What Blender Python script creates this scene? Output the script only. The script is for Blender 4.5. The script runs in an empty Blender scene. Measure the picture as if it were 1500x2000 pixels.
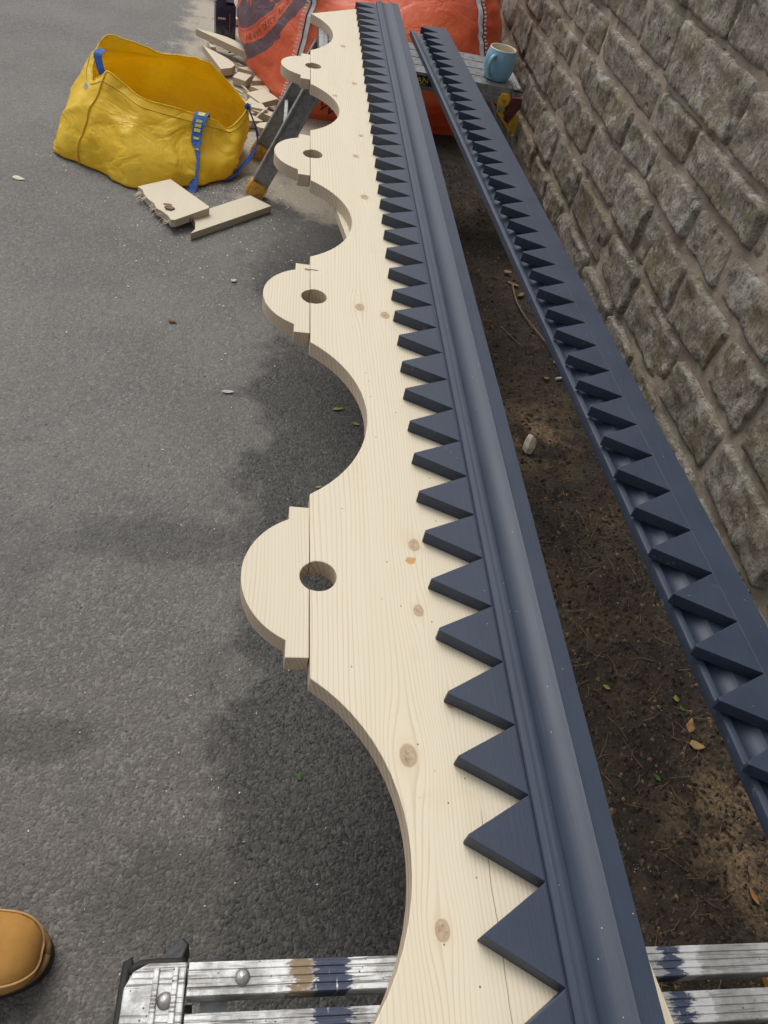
import bpy, bmesh, math, random
from mathutils import Vector, Matrix, noise
from mathutils.bvhtree import BVHTree
R = math.radians
rnd = random.Random(7)
S = bpy.context.scene
COL = S.collection

# ------------------------------------------------------------------ camera, sky, sun, exposure
cd = bpy.data.cameras.new('camera'); cam = bpy.data.objects.new('camera', cd); COL.objects.link(cam)
def aim(pitch, yaw, roll):
    cp, sp, cy, sy = math.cos(pitch), math.sin(pitch), math.cos(yaw), math.sin(yaw)
    f = Vector((sy*cp, cy*cp, -sp)); r = Vector((cy, -sy, 0)); u = r.cross(f)
    c, s = math.cos(roll), math.sin(roll)
    r2, u2 = c*r + s*u, -s*r + c*u
    return Matrix((( r2.x, u2.x, -f.x), (r2.y, u2.y, -f.y), (r2.z, u2.z, -f.z)))
cam.matrix_world = Matrix.Translation((0, 0, 1.2)) @ aim(R(46.7785), R(14.6878), R(14.9335)).to_4x4()
cd.sensor_fit = 'VERTICAL'; cd.sensor_height = 32; cd.sensor_width = 24
cd.lens = 32*1440/2000; cd.clip_start = 0.02; cd.clip_end = 300
S.camera = cam
SUN_EL, SUN_AZ = R(58), R(-28)          # soft overcast sun, ahead and to the left
w = bpy.data.worlds.new('World'); S.world = w; w.use_nodes = True
nt = w.node_tree; nt.nodes.clear()
sky = nt.nodes.new('ShaderNodeTexSky'); sky.sky_type = 'NISHITA'; sky.sun_disc = False
sky.sun_elevation = SUN_EL; sky.sun_rotation = SUN_AZ; sky.dust_density = 4; sky.ozone_density = 1
hs = nt.nodes.new('ShaderNodeHueSaturation'); hs.inputs['Saturation'].default_value = .14
bg = nt.nodes.new('ShaderNodeBackground'); bg.inputs['Strength'].default_value = .15
wo = nt.nodes.new('ShaderNodeOutputWorld')
nt.links.new(sky.outputs[0], hs.inputs['Color']); nt.links.new(hs.outputs[0], bg.inputs['Color']); nt.links.new(bg.outputs[0], wo.inputs[0])
sd = bpy.data.lights.new('sun', 'SUN'); sd.energy = 1.0; sd.angle = R(32); sd.color = (1, .96, .9)
so = bpy.data.objects.new('sun', sd); COL.objects.link(so)
so.rotation_euler = Vector((math.sin(SUN_AZ)*math.cos(SUN_EL), math.cos(SUN_AZ)*math.cos(SUN_EL), math.sin(SUN_EL))).to_track_quat('Z', 'Y').to_euler()
so.location = (-3, 4, 6)
S.view_settings.view_transform = 'Standard'; S.view_settings.look = 'None'
S.view_settings.exposure = 0.12; S.view_settings.gamma = 1; S.view_settings.use_curve_mapping = False

# ------------------------------------------------------------------ node helper
class N:
    def __init__(s, name):
        s.m = bpy.data.materials.new(name); s.m.use_nodes = True; s.t = s.m.node_tree; s.t.nodes.clear()
        s.out = s.t.nodes.new('ShaderNodeOutputMaterial'); s.b = s.t.nodes.new('ShaderNodeBsdfPrincipled')
        s.t.links.new(s.b.outputs[0], s.out.inputs[0])
    def put(s, sock, v):
        if isinstance(v, bpy.types.NodeSocket): s.t.links.new(v, sock)
        elif isinstance(v, (tuple, list)) and sock.type == 'RGBA': sock.default_value = tuple(v)[:3] + (1,)
        else: sock.default_value = v
    def pos(s, obj=False):
        if obj: return s.t.nodes.new('ShaderNodeTexCoord').outputs['Object']
        return s.t.nodes.new('ShaderNodeNewGeometry').outputs['Position']
    def nor(s): return s.t.nodes.new('ShaderNodeNewGeometry').outputs['True Normal']
    def rand(s): return s.t.nodes.new('ShaderNodeObjectInfo').outputs['Random']
    def map(s, v, sc=(1, 1, 1), lo=(0, 0, 0), rot=(0, 0, 0)):
        n = s.t.nodes.new('ShaderNodeMapping'); s.put(n.inputs[0], v); s.put(n.inputs[3], sc)
        if isinstance(lo, bpy.types.NodeSocket): s.t.links.new(lo, n.inputs[1])
        else: n.inputs[1].default_value = lo
        n.inputs[2].default_value = rot; return n.outputs[0]
    def noise(s, v, sc=5, det=3, ro=.55, dist=0, col=False):
        n = s.t.nodes.new('ShaderNodeTexNoise'); s.put(n.inputs['Vector'], v)
        n.inputs['Scale'].default_value = sc; n.inputs['Detail'].default_value = det; n.inputs['Roughness'].default_value = ro
        n.inputs['Distortion'].default_value = dist
        return n.outputs[1 if col else 0]
    def vor(s, v, sc=5, feat='F1', out=0, rnd=1):
        n = s.t.nodes.new('ShaderNodeTexVoronoi'); n.feature = feat; s.put(n.inputs['Vector'], v); n.inputs['Scale'].default_value = sc
        n.inputs['Randomness'].default_value = rnd
        return n.outputs[out]
    def sep(s, v):
        n = s.t.nodes.new('ShaderNodeSeparateXYZ'); s.put(n.inputs[0], v); return n.outputs
    def comb(s, x, y, z):
        n = s.t.nodes.new('ShaderNodeCombineXYZ')
        for i, v in enumerate((x, y, z)): s.put(n.inputs[i], v)
        return n.outputs[0]
    def ma(s, op, a, b=0.0, c=0.0, clamp=False):
        n = s.t.nodes.new('ShaderNodeMath'); n.operation = op; n.use_clamp = clamp
        for i, v in enumerate((a, b, c)): s.put(n.inputs[i], v)
        return n.outputs[0]
    def rng(s, v, a, b, c=0.0, d=1.0, smooth=True):
        n = s.t.nodes.new('ShaderNodeMapRange'); n.interpolation_type = 'SMOOTHSTEP' if smooth else 'LINEAR'
        s.put(n.inputs[0], v)
        for i, q in enumerate((a, b, c, d)): s.put(n.inputs[1+i], q)
        return n.outputs[0]
    def mix(s, fac, a, b, mode='MIX'):
        n = s.t.nodes.new('ShaderNodeMix'); n.data_type = 'RGBA'; n.blend_type = mode
        s.put(n.inputs[0], fac); s.put(n.inputs[6], a); s.put(n.inputs[7], b); return n.outputs[2]
    def ramp(s, v, stops):
        n = s.t.nodes.new('ShaderNodeValToRGB'); s.put(n.inputs[0], v); e = n.color_ramp.elements
        while len(e) < len(stops): e.new(.5)
        for k, (p, c) in enumerate(stops): e[k].position = p; e[k].color = tuple(c)[:3] + (1,)
        return n.outputs[0]
    def bump(s, h, st=.5, d=.01, prev=None):
        n = s.t.nodes.new('ShaderNodeBump'); n.inputs['Strength'].default_value = st; n.inputs['Distance'].default_value = d
        s.put(n.inputs['Height'], h)
        if prev is not None: s.put(n.inputs['Normal'], prev)
        return n.outputs[0]
    def fin(s, col, rough=.6, bump=None, metal=0.0, spec=.5, **k):
        s.put(s.b.inputs['Base Color'], col); s.put(s.b.inputs['Roughness'], rough); s.put(s.b.inputs['Metallic'], metal)
        s.put(s.b.inputs['Specular IOR Level'], spec)
        if bump is not None: s.t.links.new(bump, s.b.inputs['Normal'])
        for q, v in k.items(): s.put(s.b.inputs[q], v)
        return s.m

# ------------------------------------------------------------------ mesh helpers
class MB:
    def __init__(s): s.v = []; s.f = []
    def add(s, vs, fs):
        o = len(s.v); s.v += [Vector(v) for v in vs]; s.f += [tuple(o+i for i in f) for f in fs]; return s
    def box(s, a, b, mat=None):
        x0, y0, z0 = a; x1, y1, z1 = b
        vs = [(x0,y0,z0),(x1,y0,z0),(x1,y1,z0),(x0,y1,z0),(x0,y0,z1),(x1,y0,z1),(x1,y1,z1),(x0,y1,z1)]
        if mat is not None: vs = [mat @ Vector(v) for v in vs]
        return s.add(vs, [(0,3,2,1),(4,5,6,7),(0,1,5,4),(1,2,6,5),(2,3,7,6),(3,0,4,7)])
    def prism(s, pts, z0, z1, mat=None):
        n = len(pts); area = sum(pts[i][0]*pts[(i+1)%n][1]-pts[(i+1)%n][0]*pts[i][1] for i in range(n))
        if area < 0: pts = pts[::-1]
        vs = [(p[0],p[1],z0) for p in pts]+[(p[0],p[1],z1) for p in pts]
        if mat is not None: vs = [mat @ Vector(v) for v in vs]
        return s.add(vs, [tuple(range(n))[::-1], tuple(range(n, 2*n))]+[(i,(i+1)%n,(i+1)%n+n,i+n) for i in range(n)])
    def bar(s, a, b, w, t, up=(0,0,1)):
        a, b = Vector(a), Vector(b); d = (b-a); L = d.length; d.normalize(); x = d.cross(Vector(up)).normalized(); y = x.cross(d)
        M = Matrix((x, d, y)).transposed().to_4x4(); M.translation = a
        return s.box((-w/2, 0, -t/2), (w/2, L, t/2), M)
    def cyl(s, a, b, r0, r1=None, n=16, cap=True):
        a, b = Vector(a), Vector(b); r1 = r0 if r1 is None else r1; d = (b-a).normalized()
        x = d.orthogonal().normalized(); y = d.cross(x)
        vs = []
        for p, r in ((a, r0), (b, r1)): vs += [p + r*(math.cos(2*math.pi*i/n)*x+math.sin(2*math.pi*i/n)*y) for i in range(n)]
        fs = [(i,(i+1)%n,(i+1)%n+n,i+n) for i in range(n)]
        if cap: fs += [tuple(range(n))[::-1], tuple(range(n,2*n))]
        return s.add(vs, fs)
    def tube(s, pts, r, n=8, flat=1.0):
        pts = [Vector(p) for p in pts]; vs = []; fs = []; prevx = None
        for i, p in enumerate(pts):
            d = (pts[min(i+1,len(pts)-1)]-pts[max(i-1,0)]).normalized()
            x = d.orthogonal().normalized() if prevx is None else (prevx-d*prevx.dot(d)).normalized()
            prevx = x; y = d.cross(x); rr = r[i] if isinstance(r, (list, tuple)) else r
            vs += [p+rr*(math.cos(2*math.pi*k/n)*x+flat*math.sin(2*math.pi*k/n)*y) for k in range(n)]
        m = len(pts)
        for i in range(m-1):
            for k in range(n): fs.append((i*n+k, i*n+(k+1)%n, (i+1)*n+(k+1)%n, (i+1)*n+k))
        fs += [tuple(range(n))[::-1], tuple((m-1)*n+k for k in range(n))]
        return s.add(vs, fs)
    def lathe(s, prof, n=48, c=(0,0,0)):
        vs = []; fs = []
        for r, z in prof:
            vs += [(c[0]+r*math.cos(2*math.pi*k/n), c[1]+r*math.sin(2*math.pi*k/n), c[2]+z) for k in range(n)]
        for i in range(len(prof)-1):
            for k in range(n): fs.append((i*n+k, i*n+(k+1)%n, (i+1)*n+(k+1)%n, (i+1)*n+k))
        return s.add(vs, fs)
    def extrude_y(s, prof, y0, y1, skew=0.0):     # closed profile of (x,z) run along Y
        n = len(prof)
        area = sum(prof[i][0]*prof[(i+1)%n][1]-prof[(i+1)%n][0]*prof[i][1] for i in range(n))
        if area < 0: prof = prof[::-1]
        vs = [(x+skew*y0, y0, z) for x, z in prof]+[(x+skew*y1, y1, z) for x, z in prof]
        return s.add(vs, [tuple(range(n)), tuple(range(n,2*n))[::-1]]+[(i+n,(i+1)%n+n,(i+1)%n,i) for i in range(n)])
    def extrude_x(s, prof, x0, x1):               # closed profile of (y,z) run along X
        n = len(prof)
        area = sum(prof[i][0]*prof[(i+1)%n][1]-prof[(i+1)%n][0]*prof[i][1] for i in range(n))
        if area < 0: prof = prof[::-1]
        vs = [(x0, y, z) for y, z in prof]+[(x1, y, z) for y, z in prof]
        return s.add(vs, [tuple(range(n))[::-1], tuple(range(n,2*n))]+[(i,(i+1)%n,(i+1)%n+n,i+n) for i in range(n)])
    def mesh(s, name, mat, off=(0,0,0), smooth=False):
        me = bpy.data.meshes.new(name); o = Vector(off)
        me.from_pydata([v-o for v in s.v], [], s.f); me.materials.append(mat)
        if smooth: me.shade_smooth()
        me.update(); return me
def tag(o, label=None, cat=None, group=None, kind=None):
    if label: o['label'] = label
    if cat: o['category'] = cat
    if group: o['group'] = group
    if kind: o['kind'] = kind
    return o
def thing(name, label, cat, loc=(0,0,0), group=None):
    o = bpy.data.objects.new(name, None); COL.objects.link(o); o.location = loc; o.empty_display_size = .05
    return tag(o, label, cat, group)
def wloc(p):
    v = Vector((0,0,0))
    while p is not None: v = v+Vector(p.location); p = p.parent
    return v
def part(name, mb, mat, parent=None, bevel=0, smooth=False, seg=2):     # vertices given in world space
    off = wloc(parent)
    o = bpy.data.objects.new(name, mb.mesh(name, mat, off, smooth)); COL.objects.link(o)
    if parent is not None: o.parent = parent
    if bevel:
        b = o.modifiers.new('bevel', 'BEVEL'); b.width = bevel; b.segments = seg; b.limit_method = 'ANGLE'; b.angle_limit = R(40)
        b.harden_normals = False
    return o
def solo(name, mb, mat, label=None, cat=None, loc=(0,0,0), bevel=0, smooth=False, **k):   # a thing that is one mesh
    o = bpy.data.objects.new(name, mb.mesh(name, mat, loc, smooth)); COL.objects.link(o); o.location = loc
    if bevel:
        b = o.modifiers.new('bevel', 'BEVEL'); b.width = bevel; b.segments = 2; b.limit_method = 'ANGLE'; b.angle_limit = R(40)
    return tag(o, label, cat, **k)
def text_mb(txt, size, M, depth=.0006):
    c = bpy.data.curves.new('lettering', 'FONT'); c.body = txt; c.size = size; c.extrude = depth/2; c.resolution_u = 2
    o = bpy.data.objects.new('lettering', c); me = bpy.data.meshes.new_from_object(o)
    mb = MB().add([M @ v.co for v in me.vertices], [tuple(p.vertices) for p in me.polygons])
    bpy.data.objects.remove(o); bpy.data.curves.remove(c); bpy.data.meshes.remove(me); return mb
def crom(pts, n, closed=False):
    pts = [Vector(p) for p in pts]; m = len(pts); out = []
    segs = m if closed else m-1
    for i in range(segs):
        g = (lambda k: pts[k % m]) if closed else (lambda k: pts[max(0, min(m-1, k))])
        a, b, c, d = g(i-1), g(i), g(i+1), g(i+2)
        for k in range(n):
            t = k/n
            out.append(.5*((2*b)+(c-a)*t+(2*a-5*b+4*c-d)*t*t+(3*b-a-3*c+d)*t**3))
    if not closed: out.append(pts[-1])
    return out
def fbm(v, sc, oc=3):
    return noise.fractal(Vector(v)*sc, 1.0, 2.0, oc)

# ------------------------------------------------------------------ materials
def flat(name, col, rough=.6, metal=0, spec=.5, var=.15, sc=20, bump=0):
    n = N(name); p = n.pos(True); f = n.noise(p, sc, 4)
    c = n.mix(n.rng(f, .3, .7), [q*(1-var) for q in col], [min(1, q*(1+var)) for q in col])
    return n.fin(c, rough, n.bump(n.noise(p, sc*6, 3), bump, .002) if bump else None, metal, spec)

def pine(name, knots=(), world=True, tone=1.0, axis='y', plank=False, freq=205):
    n = N(name); p = n.pos(not world)
    if not world: p = n.map(p, lo=n.comb(n.ma('MULTIPLY', n.rand(), 7.0), n.ma('MULTIPLY', n.rand(), 3.0), 0.0))
    x, y, z = n.sep(p)
    if axis == 'x': x, y = y, x
    lowv = n.comb(n.ma('MULTIPLY', x, 7.0), n.ma('MULTIPLY', y, 1.1), n.ma('MULTIPLY', z, 4.0))
    low = n.noise(lowv, 1.0, 3, .5)
    xx = n.ma('ADD', x, n.ma('MULTIPLY', n.ma('SUBTRACT', low, .5), .05))
    kn = 0.0; halo = 0.0; kr_ = 0.0
    for kx, ky, kr in knots:
        dx = n.ma('SUBTRACT', x, kx); dy = n.ma('SUBTRACT', y, ky)
        d2 = n.ma('ADD', n.ma('POWER', n.ma('ABSOLUTE', n.ma('DIVIDE', dx, kr*2.4)), 2.0), n.ma('POWER', n.ma('ABSOLUTE', n.ma('DIVIDE', dy, kr*5.5)), 2.0))
        e = n.ma('POWER', 2.718, n.ma('MULTIPLY', d2, -1.0))
        xx = n.ma('SUBTRACT', xx, n.ma('MULTIPLY', n.ma('MULTIPLY', dx, e), .75))
        q = n.ma('ADD', n.ma('POWER', n.ma('ABSOLUTE', n.ma('DIVIDE', dx, kr*.85)), 2.0), n.ma('POWER', n.ma('ABSOLUTE', n.ma('DIVIDE', dy, kr*1.15)), 2.0))
        q = n.ma('SQRT', q)
        kk = n.rng(q, 1.1, .55)
        q = n.ma('ADD', q, n.ma('MULTIPLY', n.ma('SUBTRACT', n.noise(p, 130, 3), .5), .35)); kr_ = n.ma('MAXIMUM', kr_, n.ma('MULTIPLY', n.rng(q, .62, .92), n.rng(q, 1.22, 1.0))); kn = n.ma('MAXIMUM', kn, kk); halo = n.ma('MAXIMUM', halo, n.rng(q, 2.6, .8))
    xx = n.ma('ADD', xx, n.ma('MULTIPLY', z, .35))
    if plank:      # quarter-sawn at the scalloped side, wide flat-sawn figure in the middle
        c = n.t.nodes.new('ShaderNodeFloatCurve'); n.put(c.inputs['Value'], n.ma('DIVIDE', n.ma('ADD', xx, .05), .45))
        cu = c.mapping.curves[0]; cu.points[0].location = (0, 0); cu.points[1].location = (1, 1)
        cu.points.new(.40, .56); cu.points.new(.56, .63); cu.points.new(.68, .70); c.mapping.update()
        xx = n.ma('MULTIPLY', c.outputs[0], .45)
    fine = n.noise(n.comb(n.ma('MULTIPLY', x, 240.0), n.ma('MULTIPLY', y, 6.0), n.ma('MULTIPLY', z, 200.0)), 1.0, 2)
    u = n.ma('ADD', n.ma('MULTIPLY', xx, freq), n.ma('MULTIPLY', fine, .35))
    fr = n.ma('FRACT', u)
    line = n.ma('MULTIPLY', n.rng(fr, .58, .93), n.rng(fr, 1.0, .95))
    gate = n.rng(n.noise(n.comb(n.ma('MULTIPLY', x, 30.0), n.ma('MULTIPLY', y, 2.5), 0.0), 1.0, 2), .25, .7, .35, 1.0)
    line = n.ma('MULTIPLY', line, gate)
    base = n.mix(n.noise(lowv, 3.0, 3), [.63*tone, .562*tone, .43*tone], [.68*tone, .616*tone, .482*tone])
    base = n.mix(n.ma('MULTIPLY', fine, .25), base, [.58*tone, .48*tone, .34*tone])
    c = n.mix(n.ma('MULTIPLY', line, .56), base, [.47*tone, .37*tone, .245*tone])
    if knots:
        c = n.mix(n.ma('MULTIPLY', halo, .35), c, [.60, .47, .31])
        c = n.mix(n.ma('MULTIPLY', kn, .72), c, n.ramp(n.noise(p, 190, 4), [(.3, (.12, .06, .03)), (.55, (.38, .25, .16)), (.8, (.52, .37, .24))]))
    if knots: c = n.mix(n.ma('MULTIPLY', kr_, .55), c, (.27, .17, .09))
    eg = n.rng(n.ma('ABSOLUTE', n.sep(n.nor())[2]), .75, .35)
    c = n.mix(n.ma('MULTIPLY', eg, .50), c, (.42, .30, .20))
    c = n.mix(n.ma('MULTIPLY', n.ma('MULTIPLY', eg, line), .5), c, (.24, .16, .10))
    if plank:
        stain = n.rng(n.noise(p, 9, 4, .6), .58, .74, 0, .22)
        c = n.mix(stain, c, [.50, .40, .27])
        # peach filler patch beside the near knot
        dx = n.ma('SUBTRACT', x, .1985); dy = n.ma('SUBTRACT', y, .567)
        q = n.ma('SQRT', n.ma('ADD', n.ma('POWER', n.ma('ABSOLUTE', n.ma('DIVIDE', dx, .0070)), 2.0), n.ma('POWER', n.ma('ABSOLUTE', n.ma('DIVIDE', dy, .0072)), 2.0)))
        q = n.ma('ADD', q, n.ma('MULTIPLY', n.ma('SUBTRACT', n.noise(p, 220, 2), .5), .9))
        c = n.mix(n.ma('MULTIPLY', n.rng(q, 1.1, .8), n.rng(y, .573, .570)), c, [.52, .29, .12])
        # thin drying crack along the right side, near end
        cr = n.ma('ABSOLUTE', n.ma('SUBTRACT', x, n.ma('ADD', .2385, n.ma('MULTIPLY', n.noise(n.comb(0.0, n.ma('MULTIPLY', y, 30.0), 0.0), 1.0, 3), .006))))
        c = n.mix(n.ma('MULTIPLY', n.ma('MULTIPLY', n.rng(cr, .0006, .0002), .65), n.rng(y, .27, .24)), c, [.10, .05, .03])
        sp = n.vor(p, 42, 'F1', 0); c = n.mix(n.rng(sp, .05, .03), c, [.16, .10, .07])
    b = n.bump(line, .12, .0006); b = n.bump(fine, .10, .0006, b)
    return n.fin(c, n.ma('ADD', .55, n.ma('MULTIPLY', fine, .15)), b, 0, .3)

KN = [(.173,.312,.0100),(.190,.152,.0075),(.205,.592,.008),(.201,.491,.0068),(.201,1.108,.0085),(.157,1.124,.009),(.185,1.548,.009),
      (.174,1.749,.007),(.191,1.872,.006),(.188,2.221,.0075),(.133,2.106,.006),(.226,.375,.007),(.165,2.52,.009),(.120,.86,.005)]
PLANK = pine('planed_pine', KN, True, 1.0, 'y', True)
BLOCK = pine('planed_pine_block', (), True, .97)
SCRAP = pine('pine_scrap', (), False, .93)
SCRAPX = pine('pine_scrap_cross', (), False, .90, 'x')

def paint_blue():
    n = N('navy_paint'); p = n.pos(); x, y, z = n.sep(p)
    f = n.noise(p, 12, 4); st = n.noise(n.comb(n.ma('MULTIPLY', x, 500.0), n.ma('MULTIPLY', y, 7.0), n.ma('MULTIPLY', z, 500.0)), 1.0, 3)
    c = n.mix(n.rng(f, .3, .7), (.025, .036, .061), (.031, .044, .071))
    c = n.mix(n.ma('MULTIPLY', n.rng(st, .62, .8), .20), c, (.10, .125, .17))
    c = n.mix(n.ma('MULTIPLY', n.rng(n.vor(p, 62, 'F1', 0), .045, .03), .8), c, (.42, .43, .43))
    scuff = n.ma('MULTIPLY', n.rng(n.noise(p, 30, 5, .7), .66, .74), n.rng(n.noise(p, 4, 2), .52, .66))
    c = n.mix(n.ma('MULTIPLY', scuff, .35), c, (.15, .17, .2))
    sd_ = n.rng(n.ma('ABSOLUTE', n.sep(n.nor())[2]), .6, .3)
    ch = n.ma('MULTIPLY', n.rng(n.noise(p, 75, 5, .75), .56, .68), n.rng(n.noise(p, 11, 3), .50, .64))
    c = n.mix(n.ma('MULTIPLY', n.ma('MULTIPLY', ch, sd_), .7), c, (.17, .19, .22))
    c = n.mix(n.ma('MULTIPLY', n.rng(st, .50, .75), .08), c, (.075, .092, .125))
    b = n.bump(st, .16, .0010); b = n.bump(n.noise(p, 160, 3), .12, .0012, b)
    return n.fin(c, n.ma('ADD', .40, n.ma('MULTIPLY', f, .18)), b, 0, .42)
BLUE = paint_blue()

def asphalt():
    n = N('asphalt'); p = n.pos(); x, y, z = n.sep(p)
    wv = n.map(n.noise(p, 70, 2, .5, 0, True), (.010, .010, .010))
    pv = n.t.nodes.new('ShaderNodeVectorMath'); pv.operation = 'ADD'; n.put(pv.inputs[0], p); n.put(pv.inputs[1], wv); pv = pv.outputs[0]
    v1 = n.vor(pv, 190, 'F1', 0); cells = n.vor(pv, 190, 'F1', 1)
    g = n.noise(p, 260, 4, .7)
    base = n.mix(n.rng(n.noise(p, 2.2, 5, .6), .3, .7), (.126, .120, .112), (.176, .168, .157))
    base = n.mix(n.ma('MULTIPLY', n.rng(n.noise(p, .9, 3), .5, .72), .45), base, (.150, .138, .120))
    base = n.mix(n.ma('MULTIPLY', n.rng(n.ma('ADD', y, n.ma('MULTIPLY', n.ma('SUBTRACT', n.noise(p, 2.5, 4), .5), 1.6)), 1.05, .25), .50), base, (.098, .082, .064))  # near ground browner: dirt, with shade from behind the camera painted in
    base = n.mix(n.ma('MULTIPLY', n.rng(n.sep(cells)[0], .15, .9), .46), base, n.mix(n.sep(cells)[1], (.058, .056, .054), (.32, .305, .285)))
    base = n.mix(n.rng(g, .52, .76, 0, .75), base, (.27, .26, .25))
    base = n.mix(n.rng(n.noise(p, 330, 3, .7), .50, .28, 0, .7), base, (.045, .044, .044))
    # black patch along the boards: real dampness plus their shade, painted into the colour
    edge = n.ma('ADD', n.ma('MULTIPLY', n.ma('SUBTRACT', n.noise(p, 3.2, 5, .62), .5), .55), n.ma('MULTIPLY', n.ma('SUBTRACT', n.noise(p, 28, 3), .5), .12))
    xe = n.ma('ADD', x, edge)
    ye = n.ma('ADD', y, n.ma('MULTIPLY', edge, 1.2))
    damp_shade = n.ma('MULTIPLY', n.rng(xe, -.06, .035), n.rng(ye, 2.55, 2.05))
    damp_shade2 = n.ma('MULTIPLY', n.rng(n.noise(p, 2.6, 4, .6), .48, .66), n.rng(y, 1.5, .7))
    damp_shade = n.ma('MAXIMUM', damp_shade, n.ma('MULTIPLY', damp_shade2, .60))
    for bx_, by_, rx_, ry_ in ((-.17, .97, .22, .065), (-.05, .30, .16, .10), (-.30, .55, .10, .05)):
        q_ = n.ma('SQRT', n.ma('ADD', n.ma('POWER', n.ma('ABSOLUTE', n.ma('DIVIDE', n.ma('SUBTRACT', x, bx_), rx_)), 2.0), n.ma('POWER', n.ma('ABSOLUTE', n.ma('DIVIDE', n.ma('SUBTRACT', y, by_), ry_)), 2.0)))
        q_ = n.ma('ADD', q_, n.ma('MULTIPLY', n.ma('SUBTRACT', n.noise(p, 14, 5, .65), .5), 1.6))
        damp_shade = n.ma('MAXIMUM', damp_shade, n.ma('MULTIPLY', n.rng(q_, 1.15, .55), .62))
    base = n.mix(n.ma('MULTIPLY', damp_shade, .82), base, n.mix(n.sep(cells)[2], (.008, .008, .008), (.075, .072, .068)))
    # pale saw dust worked into the surface, thick at the far end
    dm = n.ma('MULTIPLY', n.rng(n.ma('ADD', y, n.ma('MULTIPLY', x, .5)), 2.15, 2.75), n.ma('MULTIPLY', n.rng(x, -.75, -.25), n.rng(x, .6, .3)))
    dn = n.ma('ADD', n.noise(p, 5.5, 6, .7), n.ma('MULTIPLY', n.ma('SUBTRACT', dm, .5), .5))
    dust = n.ma('MULTIPLY', n.rng(dn, .46, .66), n.rng(dm, .03, .3))
    near = n.ma('MULTIPLY', n.rng(n.noise(p, 4.2, 5, .65), .50, .72), n.ma('MULTIPLY', n.rng(n.ma('ABSOLUTE', n.ma('ADD', xe, .06)), .20, .02), n.rng(y, .2, .8)))
    fl = n.rng(n.vor(n.map(pv, (1, .6, 1)), 230, 'F1', 0), .24, .10)
    dust = n.ma('MAXIMUM', n.ma('MULTIPLY', dust, n.rng(g, .25, .6, .55, 1.0)), n.ma('MULTIPLY', n.ma('MULTIPLY', near, fl), .55))
    spk = n.ma('MULTIPLY', n.rng(n.vor(pv, 120, 'F1', 0), .09, .04), n.rng(n.noise(p, 6, 4, .65), .45, .68, 0, .12))
    dust = n.ma('MAXIMUM', dust, spk)
    c = n.mix(n.ma('MULTIPLY', dust, .85), base, (.44, .385, .30))
    h = n.ma('ADD', n.ma('MULTIPLY', n.ma('SUBTRACT', 1.0, v1), .8), n.ma('MULTIPLY', g, .5))
    b = n.bump(n.noise(p, 45, 4), .45, .007); b = n.bump(h, .75, .0036, b)
    spd = n.ma('MULTIPLY', damp_shade, n.ma('MULTIPLY', n.rng(n.vor(n.map(pv, (1, .7, 1)), 260, 'F1', 0), .20, .10), n.rng(n.noise(p, 16, 5, .7), .42, .62)))
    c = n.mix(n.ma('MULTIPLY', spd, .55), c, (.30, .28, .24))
    return n.fin(c, n.rng(damp_shade, 0, 1, .8, .62), b, 0, .35)
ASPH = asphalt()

def soil():
    n = N('soil'); p = n.pos(); f = n.noise(p, 5, 6, .65); g = n.noise(p, 130, 4, .7); v = n.vor(p, 110, 'F1', 1)
    c = n.ramp(f, [(.28, (.020, .017, .015)), (.46, (.040, .032, .025)), (.6, (.066, .049, .034)), (.75, (.115, .080, .048))])
    c = n.mix(n.ma('MULTIPLY', n.rng(g, .5, .75), .5), c, (.125, .10, .072))
    c = n.mix(n.rng(n.sep(v)[0], .75, 1.0, 0, .6), c, (.012, .010, .009))
    sx_, sy_, sz_ = n.sep(p)
    sp1 = n.rng(n.ma('SQRT', n.ma('ADD', n.ma('POWER', n.ma('ABSOLUTE', n.ma('SUBTRACT', sx_, .70)), 2.0), n.ma('POWER', n.ma('ABSOLUTE', n.ma('MULTIPLY', n.ma('SUBTRACT', sy_, 1.38), .8)), 2.0))), .16, .02)
    sp2 = n.rng(n.ma('SQRT', n.ma('ADD', n.ma('POWER', n.ma('ABSOLUTE', n.ma('SUBTRACT', sx_, .90)), 2.0), n.ma('POWER', n.ma('ABSOLUTE', n.ma('SUBTRACT', sy_, .38)), 2.0))), .24, .04)
    tan = n.ma('MULTIPLY', n.ma('MAXIMUM', sp1, sp2), n.ma('MULTIPLY', n.rng(g, .35, .6, .2, .9), n.rng(n.noise(p, 14, 5, .7), .38, .6))); c = n.mix(tan, c, (.29, .20, .115))
    c = n.mix(n.rng(n.vor(p, 95, 'F1', 0), .10, .05, 0, .7), c, (.33, .30, .25))
    b = n.bump(n.noise(p, 36, 6, .7), .8, .016); b = n.bump(g, .6, .004, b)
    return n.fin(c, .9, b, 0, .2)
SOIL = soil()

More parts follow.
